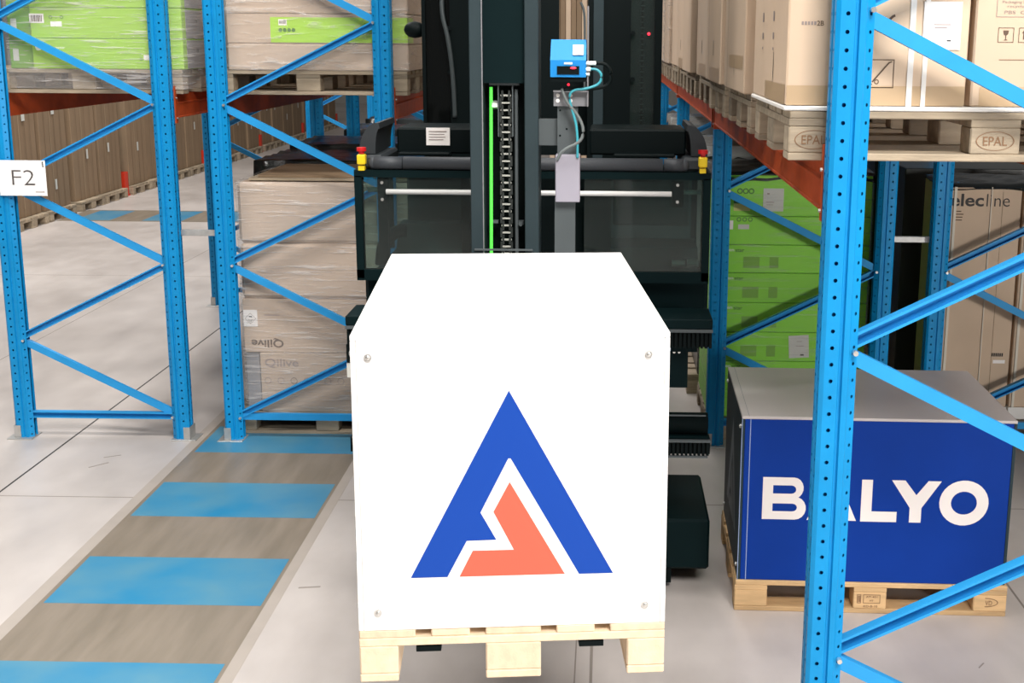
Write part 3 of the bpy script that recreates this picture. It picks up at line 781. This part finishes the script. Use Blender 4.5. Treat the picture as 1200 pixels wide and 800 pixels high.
for bay, yb in enumerate((14.8, 18.5, 22.2, 25.9, 29.6)):
    for k, (da, db) in enumerate(((.12, .88), (.96, 1.74), (1.94, 2.72), (2.80, 3.56))):
        ya, ye = yb+da, yb+db
        if ye < 14.9: continue
        nm = numw[pn]; pn += 1
        o = pallet(XF-.55, (ya+ye)/2, 0, 'floor pallet under the %s tall brown carton of the distant left row' % nm)
        t = carton('tall brown carton in the distant left row, %s from the left' % nm, XF-1.1, XF-.012-random.uniform(0, .04), ya, ye, .146, 2.05+random.uniform(-.04, .05), KRAFTD, bev=.006)
        fx = .545+.0015
        for q in (.16, .3, .42, .62): sticker(t, 'right', fx, q+random.uniform(-.03, .03), .95, .008, 1.88, HF if q != .3 else HL, 'print')
        sticker(t, 'right', fx+.001, .3+random.uniform(-.1, .2), .5+random.uniform(-.2, .3), .06, .14, PAPERG)
        sticker(t, 'right', fx+.001, .5+random.uniform(-.1, .1), 1.45+random.uniform(-.2, .2), .09, .09, PAPERG)

# end of the aisle: a bundle of tall cartons seen through the mast
bd = thing('carton_bundle', 'bundle of tall upright brown cartons at the far aisle end, seen through the mast', 'carton', (-.6, 19.4, 0))
for q in range(8):
    obj('tall_carton', MB().box(-.93+q*.085, -.85+q*.085, 19.1, 19.8, 0, 3.7, bev=.006), KRAFTD if q % 3 else KRAFT, bd)

# ------------------------------------------------------------------ near display boxes
WX, WY, WZ, WR, WT = -.6319, 2.8098, .8468, .0932, -.0106
MW = Matrix.Translation((WX, WY, WZ)) @ Matrix.Rotation(WR, 4, 'Z') @ Matrix.Rotation(WT, 4, 'X')
pw, kw = pallet_proto('pallet', 'pale wooden pallet lifted on the forks under the white box', WOODW, (0, 0, 0), 0)
pw.matrix_world = MW @ Matrix.Translation((.4, .6, 0)) @ Matrix.Rotation(PI/2, 4, 'Z')
def panel_box(name, label, w, d, h, mats, T=.014):
    t = thing(name, label, 'box'); OFF.pop(t.name)
    F_, T_, S_ = mats
    p = {}
    p['front'] = link('front_panel', MB().box(T, w-T, 0, T, 0, h-T, bev=.0015).mesh('front_panel', F_), t)
    p['back'] = link('back_panel', MB().box(T, w-T, d-T, d, 0, h-T, bev=.0015).mesh('back_panel', F_), t)
    p['left'] = link('left_panel', MB().box(0, T-.0008, 0, d, 0, h-T, bev=.0015).mesh('left_panel', S_), t)
    p['right'] = link('right_panel', MB().box(w-T+.0008, w, 0, d, 0, h-T, bev=.0015).mesh('right_panel', S_), t)
    p['top'] = link('top_panel', MB().box(0, w, 0, d, h-T+.0006, h, bev=.0015).mesh('top_panel', T_), t)
    p['base'] = link('base_panel', MB().box(T, w-T, T, d-T, 0, T).mesh('base_panel', F_), t)
    return t, p
wb, wp = panel_box('display_box', 'large white box with blue and red triangle logo carried on the forks', .8, 1.2, .787, (WHITEP, WHITEP, WHITEP))
wb.matrix_world = MW @ Matrix.Translation((0, 0, .1445))
blue_l = [(.3925, .641), (.661, .143), (.572, .143), (.396, .462), (.390, .462), (.318, .318), (.358, .243), (.282, .242), (.231, .144), (.137, .144)]
red_l = [(.393, .399), (.535, .144), (.262, .144), (.297, .2145), (.403, .2145), (.351, .319)]
lay('logo_triangle', shape_mesh([blue_l], LOGOBLUE), wp['front'], 'front', 0, -.0008, 0)
tag(lay('logo_corner', shape_mesh([red_l], LOGORED), wp['front'], 'front', 0, -.0008, 0))
SCREW = MB().cyl((0, 0, 0), (0, -.006, 0), .0095, 12).dome((0, -.006, 0), .006, (1, .5, 1)).mesh('screw', STEEL)
for x, z in ((.044, .732), (.746, .731), (.052, .052), (.746, .053)):
    link('screw', SCREW, wp['front'], (x, 0, z))
for z in (.05, .73):
    for y in (.05, 1.15):
        o = link('screw', SCREW, wp['left'], (0, y, z)); o.rotation_euler = (0, 0, -PI/2)
        o = link('screw', SCREW, wp['right'], (.8, y, z)); o.rotation_euler = (0, 0, PI/2)

BX, BY, BR_, = .5859, 4.8966, -.0204
MBm = Matrix.Translation((BX, BY, 0)) @ Matrix.Rotation(BR_, 4, 'Z')
pb, kb = pallet_proto('pallet', 'wooden pallet on the floor under the royal blue box', WOOD, (0, 0, 0), 0)
pb.matrix_world = MBm @ Matrix.Translation((.6, .4, 0))
kbl = [c for c in kb if c.name.startswith('block')]
lay('stamp_frame', shape_mesh(frame_rect(.075, .042, .0025, .008, .004)+frame_rect(.018, .042, .0025, -.048, .004)+[sh(rect(.004, .03), -.05, .004), sh(rect(.004, .03), -.044, .004)], ST), kbl[3], 'front', 0, -.4015, .066)
lay('stamp_lettering', text_mesh('AT-401', .05, .009, ST, .01), kbl[3], 'front', .008, -.4016, .08)
lay('stamp_lettering', text_mesh('HT', .016, .008, ST, .01), kbl[3], 'front', .008, -.4016, .062)
lay('stamp_lettering', text_mesh('KD-B-10', .062, .01, ST, .01), kbl[3], 'front', .004, -.4016, .035)
lay('stamp_oval', shape_mesh([[(-.03+.058*math.cos(a)*(1 if math.cos(a) > 0 else .05), .022*math.sin(a)) for a in [k*PI/12-PI/2 for k in range(13)]] + [(-.03+.054*math.cos(a), .0185*math.sin(a)) for a in [PI/2-k*PI/12 for k in range(13)]]], ST), kbl[6], 'front', .535, -.4015, .066)
lay('stamp_lettering', text_mesh('VD', .03, .022, ST, .0), kbl[6], 'front', .522, -.4016, .064)
bb, bp = panel_box('display_box', 'royal blue box with white block lettering on the floor pallet at right', 1.18, .78, .759, (BLUEP, GREYTOP, NAVY))
bb.matrix_world = MBm @ Matrix.Translation((.01, .01, .1445))
EDGE = mat('aluminium_edge', (150, 170, 210), .35)
link('edge_trim', MB().box(.036, .0395, -.001, .002, 0, .745).mesh('edge_trim', EDGE), bp['front'])
link('edge_trim', MB().box(0, .003, -.001, .002, 0, .745).mesh('edge_trim', EDGE), bp['left'])
link('edge_trim', MB().box(.03, .0315, .0, .78, .7592, .7596).mesh('edge_trim', LOGOGREY), bp['top'])
def arcpts(cx, cy, rx, ry, a0, a1, n): return [(cx+rx*math.cos(a0+(a1-a0)*k/n), cy+ry*math.sin(a0+(a1-a0)*k/n)) for k in range(n+1)]
zB, zT = .288, .483
zm = (zB+zT)/2
H2 = zm-zB
letB = [[(.100, zB), (.243, zB)] + arcpts(.243, zB+.053, .048, .053, -PI/2, PI*.42, 8) + arcpts(.236, zT-.049, .042, .049, -PI*.40, PI/2, 8) + [(.100, zT)],
        [(.145, zB+.038), (.232, zB+.038)] + arcpts(.232, zB+.056, .02, .018, -PI/2, PI/2, 6) + [(.145, zB+.074)],
        [(.145, zT-.075), (.226, zT-.075)] + arcpts(.226, zT-.056, .02, .019, -PI/2, PI/2, 6) + [(.145, zT-.037)]]
letA = [[(.296, zB), (.345, zB), (.363, zB+.04), (.448, zB+.04), (.466, zB), (.512, zB), (.427, zT), (.382, zT)], [(.378, zB+.076), (.433, zB+.076), (.405, zB+.137)]]
letL = [[(.530, zB-.002), (.687, zB-.002), (.687, zB+.046), (.577, zB+.046), (.577, zT-.003), (.530, zT-.003)]]
letY = [[(.659, zT-.003), (.717, zT-.003), (.768, zB+.125), (.817, zT-.004), (.874, zT-.004), (.793, zB+.066), (.793, zB-.002), (.742, zB-.002), (.742, zB+.066)]]
letO = [arcpts(.975, .381, .1065, .104, 0, 2*PI, 30)[:-1], arcpts(.975, .381, .056, .053, 0, 2*PI, 26)[:-1]]
for l in (letB, letA, letL, letY, letO): lay('letter', shape_mesh(l, LETTER), bp['front'], 'front', 0, -.0008, 0)
# grey triangle logo on the aisle side
s = .9
lay('logo_triangle', shape_mesh([[(x*s, z*.95+.02) for x, z in blue_l], [(x*s, z*.95+.02) for x, z in red_l]], LOGOGREY), bp['left'], 'left', -.0008, .74, 0)
for z in (.055, .70):
    for y in (.04, .74):
        o = link('screw', SCREW, bp['left'], (0, y, z)); o.rotation_euler = (0, 0, -PI/2)

# ------------------------------------------------------------------ sign
sg = thing('aisle_sign', 'white F2 sign plate tied to the left rack frame', 'sign', (-3.52, 7.03, 1.55))
pl = obj('sign_plate', MB().box(-3.665, -3.378, 7.026, 7.030, 1.548, 1.762, bev=.001), WHITEP, sg)
lay('lettering', text_mesh('F2', .138, .092, mat('grey_ink', (84, 78, 78), .6), -.014), sg, 'front', 0.005, -.0055, .108)
lay('lettering', shape_mesh([rect(.055, .005)], INKFAINT), sg, 'front', .10, -.0055, .022)
obj('cable_tie', MB().tube([(-3.392, 7.022, 1.75), (-3.388, 7.018, 1.735), (-3.39, 7.022, 1.722), (-3.392, 7.05, 1.735), (-3.392, 7.05, 1.75), (-3.392, 7.022, 1.752)], .003, 6), INK, sg)

# ------------------------------------------------------------------ forklift
FK = thing('forklift', 'dark grey driverless narrow-aisle forklift carrying the white box', 'forklift', (-.33, 5.6, 0))
def P(name, mb, m, parent=None, smooth=False): return obj(name, mb, m, parent or FK, smooth)
XC = -.33
# chassis, outriggers and wheels
P('chassis', MB().box(-.92, .24, 5.66, 8.3, .09, .72, bev=.02).box(-.80, .12, 5.9, 8.3, .72, 1.15, bev=.02), TRUCK)
for s in (1, -1):
    def X(x): return XC+s*(x-XC)
    a, b = sorted((X(.10), X(.487)))
    o = P('outrigger', MB().box(a, b, 5.09, 5.67, .10, .345, bev=.012), TRUCK)
    c, d = sorted((X(.10), X(.315)))
    P('outrigger_leg', MB().box(c, d, 5.10, 5.66, .03, .11), BLACK, o)
    e, f = sorted((X(.33), X(.45)))
    P('wheel', MB().cyl((e, 5.36, .085), (f, 5.36, .085), .085, 18), RUBBER, o)
    e, f = sorted((X(.02), X(.12)))
    P('outrigger_arm', MB().box(e, f, 5.3, 5.9, .12, .28), TRUCK, o)
for x in (-.75, .05):
    P('drive_wheel', MB().cyl((x-.06, 7.8, .16), (x+.06, 7.8, .16), .16, 20), RUBBER)
# main mast behind the cab
def chain(x, y, z0, z1, w, m, parent, name='lift_chain', pitch=.028, pins=None):
    mb = MB(); mp = MB(); n = int((z1-z0)/pitch)
    for k in range(n):
        z = z0+k*pitch
        ww = w/2 if k % 2 else w/2*.66
        for q in (-1, 1): mb.box(x+q*ww-.004, x+q*ww+.004, y-.010, y+.010, z-.005, z+pitch+.005)
        mp.box(x-w/2*1.0, x+w/2*1.0, y-.008, y-.002, z+pitch*.38, z+pitch*.62)
    o = P(name, mb, m, parent); o['kind'] = 'stuff'
    c = P('chain_pins', mp, pins or m, o if parent is None else parent); c['kind'] = 'stuff'
    return o
ml = P('mast_upright', MB().box(-.948, -.93, 6.1, 6.36, .3, 4.2).box(-.805, -.63, 6.1, 6.36, .3, 4.2).box(-.93, -.805, 6.32, 6.36, .3, 4.2), BLACK)
mr = P('mast_upright', MB().box(.236, .272, 6.1, 6.36, .3, 4.2).box(-.105, .113, 6.1, 6.36, .3, 4.2).box(.113, .236, 6.32, 6.36, .3, 4.2), BLACK)
P('mast_inner_rail', MB().box(-.92, -.875, 6.24, 6.315, .3, 4.2), TRUCKL, ml)
P('mast_inner_rail', MB().box(.118, .158, 6.24, 6.315, .3, 4.2), GREYM2, mr)  # paler than the left rail: pane reflections put into the colour
P('mast_inner_rail', MB().box(.194, .232, 6.24, 6.315, .3, 4.2), GREYM2, mr)
P('mast_inner_rail', MB().box(-.075, -.025, 6.085, 6.1, .3, 4.2), TRUCKL, mr)
chain(-.855, 6.25, 1.9, 4.0, .03, GREYM2, ml); chain(.176, 6.25, 1.9, 4.0, .03, GREYM2, mr, pins=GREYM)
P('mast_guard_pane', MB().box(-.93, -.805, 6.12, 6.126, 1.3, 4.1), SMOKE, ml)
P('mast_guard_pane', MB().box(.113, .236, 6.12, 6.126, 1.3, 4.1), GLASS, mr)
P('hose', MB().tube([(-.84, 6.11, 2.75), (-.845, 6.09, 2.62), (-.81, 6.08, 2.5), (-.79, 6.09, 2.3), (-.785, 6.1, 2.1)], .012), mat('dark_grey_hose', (58, 66, 68), .5), ml, True)
for z in (2.55, 2.33): P('hose_clip', MB().cyl((-.805, 6.09, z), (-.805, 6.11, z), .012, 10), BLACK, ml)
for z in (2.53, 2.3): P('pane_bolt', MB().cyl((.125, 6.09, z), (.125, 6.115, z), .012, 10), BLACK, mr)
tag(P('indicator_light', MB().dome((.205, 6.112, 2.527), .008, (1, .6, 1)), REDLED, mr))
P('mast_crossbar', MB().box(-.64, -.1, 6.2, 6.34, 1.9, 2.05), BLACK)
P('mast_rear_cover', MB().prism([(-.64, 2.05), (-.1, 2.05), (-.1, 2.42), (-.258, 2.42), (-.258, 4.2), (-.64, 4.2)], 'y', 6.30, 6.335), BLACK)
P('pane_edge', MB().tube([(-.118, 6.05, 2.2), (-.118, 6.05, 2.55), (-.122, 6.05, 2.64), (-.14, 6.05, 2.68)], .006), GREYM2, None, True)
P('work_light', MB().dome((-.99, 6.15, 2.54), .05, (1.15, .8, .85), 14).box(-.97, -.93, 6.15, 6.2, 2.52, 2.56), BLACK, None, True)
# cab body and front frame
P('cab_floor', MB().box(-1.10, .465, 5.26, 6.05, 1.235, 1.43, bev=.015), TRUCK)
cf = P('cab_frame', MB().box(-1.118, .458, 5.18, 5.225, 1.895, 1.927).box(-1.118, -1.085, 5.18, 5.225, 1.44, 1.9).box(.425, .458, 5.18, 5.225, 1.44, 1.9).box(-1.118, .458, 5.18, 5.225, 1.43, 1.478), TRUCK)
P('cab_frame_side', MB().box(-1.118, -1.09, 5.225, 5.98, 1.895, 1.927).box(.43, .458, 5.225, 5.98, 1.895, 1.927).box(-1.118, -1.09, 5.95, 5.98, 1.44, 1.9).box(.43, .458, 5.95, 5.98, 1.44, 1.9), TRUCK, cf)
P('glass_pane', MB().box(-1.085, -.60, 5.195, 5.201, 1.478, 1.895), GLASS, cf)
P('glass_pane', MB().box(-.10, .425, 5.195, 5.201, 1.478, 1.895), GLASS, cf)
for x0, x1 in ((-1.02, -.975), (.285, .34)):
    br = P('rod_bracket', MB().box(x0, x1, 5.205, 5.235, 1.50, 1.895) if x0 < 0 else MB().box(x0, x1, 5.205, 5.225, 1.77, 1.88), TRUCK)
    mb = MB()
    for z in (1.87, 1.795): mb.cyl(((x0+x1)/2, 5.195, z), ((x0+x1)/2, 5.19, z), .007, 10)
    P('bracket_screw', mb, STEEL, br)
P('grab_rod', MB().cyl((-1.07, 5.24, 1.833), (-1.02, 5.24, 1.833), .011).cyl((-.975, 5.17, 1.833), (.285, 5.17, 1.833), .0115).cyl((.34, 5.24, 1.833), (.42, 5.24, 1.833), .011), mat('pale_rod', (222, 222, 220), .35), cf, True)
P('console_panel', MB().box(-.96, -.655, 5.62, 5.66, 1.62, 1.90, bev=.01).prism([(5.35, 1.45), (5.62, 1.45), (5.62, 1.64), (5.5, 1.64)], 'x', -.98, -.655), mat('console_slate', (60, 76, 78), .5, spec=.2), None)
P('console_panel', MB().box(.03, .40, 5.62, 5.66, 1.62, 1.90, bev=.01).box(.0, .42, 5.35, 5.62, 1.45, 1.56), MATS['console_slate'], None)
P('centre_panel', MB().box(-.66, .02, 5.30, 5.6, 1.44, 1.90), BLACK)
P('cab_rear_panel', MB().box(-.965, .425, 5.90, 5.93, 1.45, 1.885), MATS['console_slate'])
P('operator_seat', MB().tube([(-1.05, 5.4, 1.46), (-1.04, 5.4, 1.56), (-.98, 5.4, 1.62), (-.93, 5.4, 1.62)], .03), BLACK, None, True)
P('floor_roller', MB().cyl((.30, 5.3, 1.50), (.36, 5.3, 1.50), .016).cyl((.37, 5.3, 1.50), (.42, 5.3, 1.50), .018), STEEL)
# padded bumper, consoles, arm rests, stop buttons
P('bumper_pad', MB().cyl((-1.03, 5.2, 1.957), (-.905, 5.2, 1.957), .029, 16).cyl((-.90, 5.2, 1.957), (.245, 5.2, 1.957), .029, 16).cyl((.25, 5.2, 1.957), (.335, 5.2, 1.957), .029, 16).dome((-1.03, 5.2, 1.957), .029, (1, 1, 1)).dome((.335, 5.2, 1.957), .029, (1, 1, 1)), PAD, None, True)
lb = P('console_box', MB().box(-.945, -.60, 5.30, 5.62, 1.99, 2.105, bev=.008).box(-.93, -.70, 5.24, 5.5, 1.985, 2.0, bev=.004), BLACK)
rb = P('console_box', MB().box(-.08, .352, 5.30, 5.62, 1.99, 2.105, bev=.008).box(.03, .30, 5.24, 5.5, 1.985, 2.0, bev=.004), BLACK)
dp = P('data_plate', MB().box(-.812, -.706, 5.294, 5.30, 2.028, 2.106), PAPER)
P('data_plate_print', MB().box(-.80, -.72, 5.2925, 5.294, 2.088, 2.092).box(-.80, -.73, 5.2925, 5.294, 2.076, 2.079).box(-.80, -.725, 5.2925, 5.294, 2.064, 2.067).box(-.80, -.735, 5.2925, 5.294, 2.052, 2.055), INKFAINT, dp)
for s in (1, -1):
    def X(x): return XC+s*(x-XC)
    mb = MB()
    # arched pad seen from the front: outline in x-z, extruded in y
    pts = []
    for k in range(9):
        a = PI*.02+k*(PI*.5)/8
        pts.append((X(.36)+s*.085*math.cos(a)-s*.0, 1.985+.145*math.sin(a)))
    inn = []
    for k in range(9):
        a = PI*.02+k*(PI*.5)/8
        inn.append((X(.352)+s*.02*math.cos(a), 1.985+.12*math.sin(a)))
    mb.prism(pts+inn[::-1], 'y', 5.24, 5.62)
    ar = P('arm_rest', mb, ARM)
    P('arm_rest_base', MB().box(min(X(.33), X(.44)), max(X(.33), X(.44)), 5.2, 5.6, 1.93, 1.99, bev=.012), ARM, ar)
    ex = X(.42) if s > 0 else -1.083
    eb = P('stop_button_body', MB().box(ex-.019, ex+.019, 5.17, 5.21, 1.95, 1.996, bev=.005).box(ex-.014, ex+.014, 5.175, 5.205, 1.925, 1.945), YELLOW)
    P('stop_button', MB().cyl((ex, 5.188, 1.998), (ex, 5.188, 2.012), .012).cyl((ex, 5.188, 2.010), (ex, 5.188, 2.026), .021, 16), REDM, eb)
# traverse frame with toothed racks
tr = P('traverse_frame', MB().box(-1.115, .457, 4.90, 5.12, 1.288, 1.332, bev=.004).box(-1.10, .455, 4.97, 5.06, 1.205, 1.29).box(-1.10, .40, 4.97, 5.05, 1.17, 1.205).box(-1.08, .362, 5.0, 5.04, 1.0, 1.20)
       .box(-1.10, .455, 4.93, 5.12, .79, .80).box(-1.08, .28, 5.0, 5.04, .80, 1.05), TRUCK)
P('traverse_roller', MB().cyl((-1.10, 4.97, .848), (.452, 4.97, .848), .047, 18), BLACK, tr, True)
P('traverse_edge', MB().box(-1.115, .458, 4.895, 4.905, 1.275, 1.288).box(-1.10, .462, 4.885, 4.905, .787, .795).box(-1.10, .45, 4.89, 4.905, .715, .722).box(-1.10, .44, 4.925, 4.93, .893, .899), GREYM2, tr)
for z0, z1, xe in ((1.205, 1.275, .456), (.722, .787, .462)):
    mb = MB(); x = -1.11
    while x < xe-.01:
        mb.box(x, x+.011, 4.90, 4.97, z0, z1); x += .0185
    mb.box(-1.11, xe, 4.925, 5.0, z0, z1)
    o = P('gear_rack', mb, BLACK, tr); o['kind'] = 'stuff'
mb = MB()
for x in (.300, .322): mb.cyl((x, 4.995, 1.165), (x, 4.985, 1.165), .006, 10)
P('frame_screw', mb, STEEL, tr)
P('traverse_stop', MB().box(-1.118, -1.06, 4.91, 4.97, 1.12, 1.205, bev=.004).box(-1.105, -1.03, 4.93, 5.05, .73, .80), BLACK, tr)
P('traverse_tag', MB().box(-1.118, -1.07, 4.915, 4.935, 1.055, 1.118), PAPERG, tr)
# auxiliary mast
am = P('auxiliary_mast', MB().box(-.523, -.474, 4.50, 4.68, .62, 4.2, bev=.003).box(-.315, -.262, 4.50, 4.68, .62, 4.2, bev=.003), TRUCKL)
P('mast_edge', MB().box(-.4765, -.4725, 4.497, 4.503, .62, 4.2), GREYM, am)
P('mast_cover', MB().box(-.4735, -.3155, 4.53, 4.56, 2.334, 4.2), TRUCK, am)
P('mast_back_plate', MB().box(-.4735, -.3155, 4.655, 4.675, .62, 2.334), BLACK, am)
P('chain_anchor', MB().box(-.452, -.338, 4.545, 4.60, 2.325, 2.334).box(-.421, -.417, 4.55, 4.60, 2.13, 2.326).box(-.366, -.362, 4.55, 4.60, 2.13, 2.326), GREYM2, am)
chain(-.3915, 4.575, 1.60, 2.31, .040, mat('dark_chain_plate', (58, 62, 60), .4, metal=.4), am, pins=mat('worn_chain_pin', (176, 176, 168), .35))
P('light_strip', MB().cyl((-.452, 4.56, 1.66), (-.447, 4.56, 2.318), .0065, 10), GLOW, am)
P('guide_pin', MB().cyl((-.443, 4.565, 2.25), (-.422, 4.565, 2.25), .016, 12), STEEL, am)
P('piston_rod', MB().cyl((-.352, 4.575, 1.62), (-.352, 4.575, 2.31), .007, 10), GREYM2, am)
P('hose_clamp', MB().box(-.46, -.425, 4.57, 4.60, 1.79, 1.80), GREYM2, am)
P('hose_clamp', MB().box(-.345, -.325, 4.57, 4.60, 1.785, 1.80).cyl((-.335, 4.55, 1.79), (-.335, 4.59, 1.79), .008), GREYM2, am)
P('mast_foot_plate', MB().box(-.51, -.285, 4.49, 4.502, 1.695, 1.701), GREYM2, am)
P('turret_column', MB().cyl((-.40, 4.36, .70), (-.40, 4.36, 1.6), .09, 18), TRUCK)
P('turret_head', MB().box(-.50, -.29, 4.28, 4.50, .62, .98, bev=.01), TRUCK)
# scanner with its post and cables
sp = P('sensor_post', MB().box(-.190, -.113, 4.50, 4.53, 2.06, 2.25).box(-.200, -.121, 4.50, 4.53, 1.40, 1.90).box(-.262, -.19, 4.53, 4.56, 1.5, 1.6).box(-.262, -.19, 4.53, 4.56, 2.1, 2.2), GREYM2)
mb = MB()
for x, z in ((-.18, 2.235), (-.155, 2.165), (-.18, 2.14), (-.125, 2.20)): mb.cyl((x, 4.501, z), (x, 4.498, z), .004, 8)
P('post_hole', mb, BLACK, sp)
P('post_cover', MB().box(-.196, -.1035, 4.46, 4.54, 1.89, 2.07, bev=.003), mat('pale_lilac_cover', (156, 152, 164), .45), sp)
bk = P('sensor_bracket', MB().box(-.204, -.074, 4.485, 4.49, 2.252, 2.31).box(-.204, -.074, 4.455, 4.49, 2.306, 2.311).box(-.078, -.073, 4.46, 4.56, 2.252, 2.62), GREYM)
mb = MB()
for x, z in ((-.188, 2.292), (-.188, 2.272), (-.14, 2.292), (-.14, 2.272)): mb.cyl((x, 4.486, z), (x, 4.482, z), .0075, 10)
P('bracket_slot', mb, PAPER, bk)
se = P('scanner', MB().prism([(4.41, 2.362), (4.52, 2.362), (4.52, 2.498), (4.485, 2.498), (4.41, 2.424)], 'x', -.213, -.081), SENSOR)
P('scanner_window', MB().box(-.188, -.106, 4.406, 4.411, 2.372, 2.402), BLACK, se)
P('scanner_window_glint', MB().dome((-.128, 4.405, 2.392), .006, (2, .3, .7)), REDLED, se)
P('scanner_print', MB().box(-.162, -.132, 4.408, 4.411, 2.409, 2.416), PAPER, se)
n = Vector((0, -.074, .075)).normalized()
P('scanner_label', MB().box(-.131, -.091, 4.440, 4.441, 2.435, 2.487, rot=(-.78, 0, 0), piv=(-.11, 4.4405, 2.461)), PAPERG, se)
for v in se.children[-1].data.vertices: v.co += Vector((0, -.006, .004))
P('scanner_base', MB().box(-.21, -.085, 4.42, 4.53, 2.345, 2.361), BLACK, se)
P('scanner_led', MB().dome((-.148, 4.483, 2.332), .005, (1, .6, 1)), REDLED, sp)
P('connector_plug', MB().cyl((-.081, 4.46, 2.412), (-.045, 4.46, 2.412), .008).cyl((-.081, 4.46, 2.39), (-.065, 4.46, 2.39), .009).cyl((-.081, 4.46, 2.372), (-.068, 4.46, 2.372), .007), STEEL, se)
P('cable', MB().tube([(-.045, 4.46, 2.412), (-.01, 4.46, 2.412), (.012, 4.46, 2.385), (.008, 4.46, 2.335), (-.03, 4.46, 2.32), (-.12, 4.46, 2.315), (-.165, 4.455, 2.315)], .0065), BLACK, se, True)
P('cable', MB().tube([(-.066, 4.46, 2.392), (-.04, 4.46, 2.39), (-.022, 4.46, 2.37), (-.03, 4.46, 2.335), (-.08, 4.455, 2.318), (-.13, 4.45, 2.315), (-.147, 4.45, 2.29), (-.13, 4.45, 2.23), (-.113, 4.45, 2.17), (-.112, 4.455, 2.06)], .005), TEAL, se, True)
P('cable', MB().tube([(-.172, 4.46, 2.318), (-.155, 4.45, 2.27), (-.11, 4.45, 2.22), (-.087, 4.45, 2.165), (-.10, 4.45, 2.12), (-.17, 4.45, 2.09), (-.19, 4.455, 2.05)], .006), GREYC, se, True)
# fork carriage and forks, turned slightly with the load
R = Matrix.Translation((-.35, 4.1, 0)) @ Matrix.Rotation(WR, 4, 'Z')
def rotd(mb):
    for v in mb.bm.verts: v.co = R @ v.co
    return mb
P('fork_carriage', rotd(MB().box(-.36, .30, .02, .10, .93, 1.40, bev=.006).box(-.12, .06, .10, .26, .80, 1.2)), TRUCK)
for x in (-.222, .205):
    mb = MB().prism([(.02, .935), (.02, 1.3), (-.03, 1.3), (-.03, .948), (-1.235, .9455), (-1.252, .940), (-1.252, .926), (-.6, .910), (-.03, .905)], 'x', x-.045, x+.045)
    for v in mb.bm.verts:
        if v.co.y < -1.2: v.co.x = x+(v.co.x-x)*.72
    P('fork', rotd(mb), BLACK)

# ------------------------------------------------------------------ groups of repeats
GROUPS = [
    ('rack frame', '', 'blue rack frames'), ('rack beam', '', 'orange shelf beams'), ('column guard', '', 'red column guards along the distant carton row'),
    ('spacer bar', '', 'row spacer bars'),
    ('carton', 'distant left row', 'tall brown cartons in the distant left row'), ('carton', 'narrow darker green', 'narrow green carton ends on the far-left upper shelf'),
    ('carton', 'wide lime green', 'lime green cartons on the far-left upper shelf'), ('carton', 'behind the green cartons on the far-left', 'grey loads on the far-left upper shelf'),
    ('carton', 'kraft carton in stretch film on the left', 'wrapped kraft cartons on the left upper shelf'), ('carton', 'lime-labelled', 'kraft loads on the left upper shelf'),
    ('carton', 'wrapped floor stack', 'brown cartons in the wrapped floor stack'), ('carton', 'under dark film', 'dark-topped stacks on the left floor'),
    ('carton', 'green carton in the floor stack', 'green cartons in the right floor stack'), ('carton', 'dark carton stack under grey film', 'dark stacks on the right floor'),
    ('carton', 'rearmost right upper', 'unseen kraft loads added on the rearmost right upper shelf'), ('carton', 'right upper shelf', 'kraft cartons on the right upper shelf'),
    ('carton', 'glass and arrow', 'kraft cartons on the right upper shelf'), ('carton', 'tall kraft carton with large', 'tall kraft cartons behind the right frame'), ('carton', 'tall plain kraft', 'tall kraft cartons behind the right frame'),
    ('carton', 'behind the tall lettered', 'dark loads behind the tall kraft cartons'),
    ('pallet', 'distant left row', 'floor pallets of the distant left row'), ('pallet', 'right upper shelf', 'pallets on the right upper shelf'), ('pallet', 'rearmost right', 'unseen pallets added on the rearmost right upper shelf'),
    ('pallet', 'upper shelf', 'pallets on the left upper shelves'), ('pallet', 'at right', 'floor pallets under the right racks'), ('pallet', 'right of the forklift', 'floor pallets under the right racks'), ('pallet', 'tall lettered', 'floor pallets under the right racks'),
    ('pallet', 'brown carton', 'floor pallets under the left rack'), ('pallet', 'wrapped brown', 'floor pallets under the left rack'),
    ('film', 'stretch film', 'clear stretch film wraps'), ('film', 'shiny film', 'clear stretch film wraps'), ('film', 'sheet', 'plastic top sheets'), ('film', 'dark film on top', 'plastic top sheets'),
    ('box', '', 'logo display boxes')]
for o in list(COL.objects):
    if o.parent is None and o.get('category') and not o.get('group'):
        for c, sub, g in GROUPS:
            if o['category'] == c and sub in o['label']:
                o['group'] = g; break
for o in list(COL.objects):
    n = o.name.split('.')[0]
    lb = {'logo_corner': 'salmon red corner shape inside the blue triangle', 'light_strip': 'glowing green vertical strip', 'scanner': 'light blue scanner box with sloped top',
          'post_cover': 'pale grey-lilac cover plate', 'stop_button': 'red round push button', 'stop_button_body': 'yellow button body', 'grab_rod': 'pale horizontal grab rod',
          'lime_label': 'lime green band with small white barcode', 'data_plate': 'white data plate with small print'}.get(n)
    if lb and o.parent: o['label'] = lb
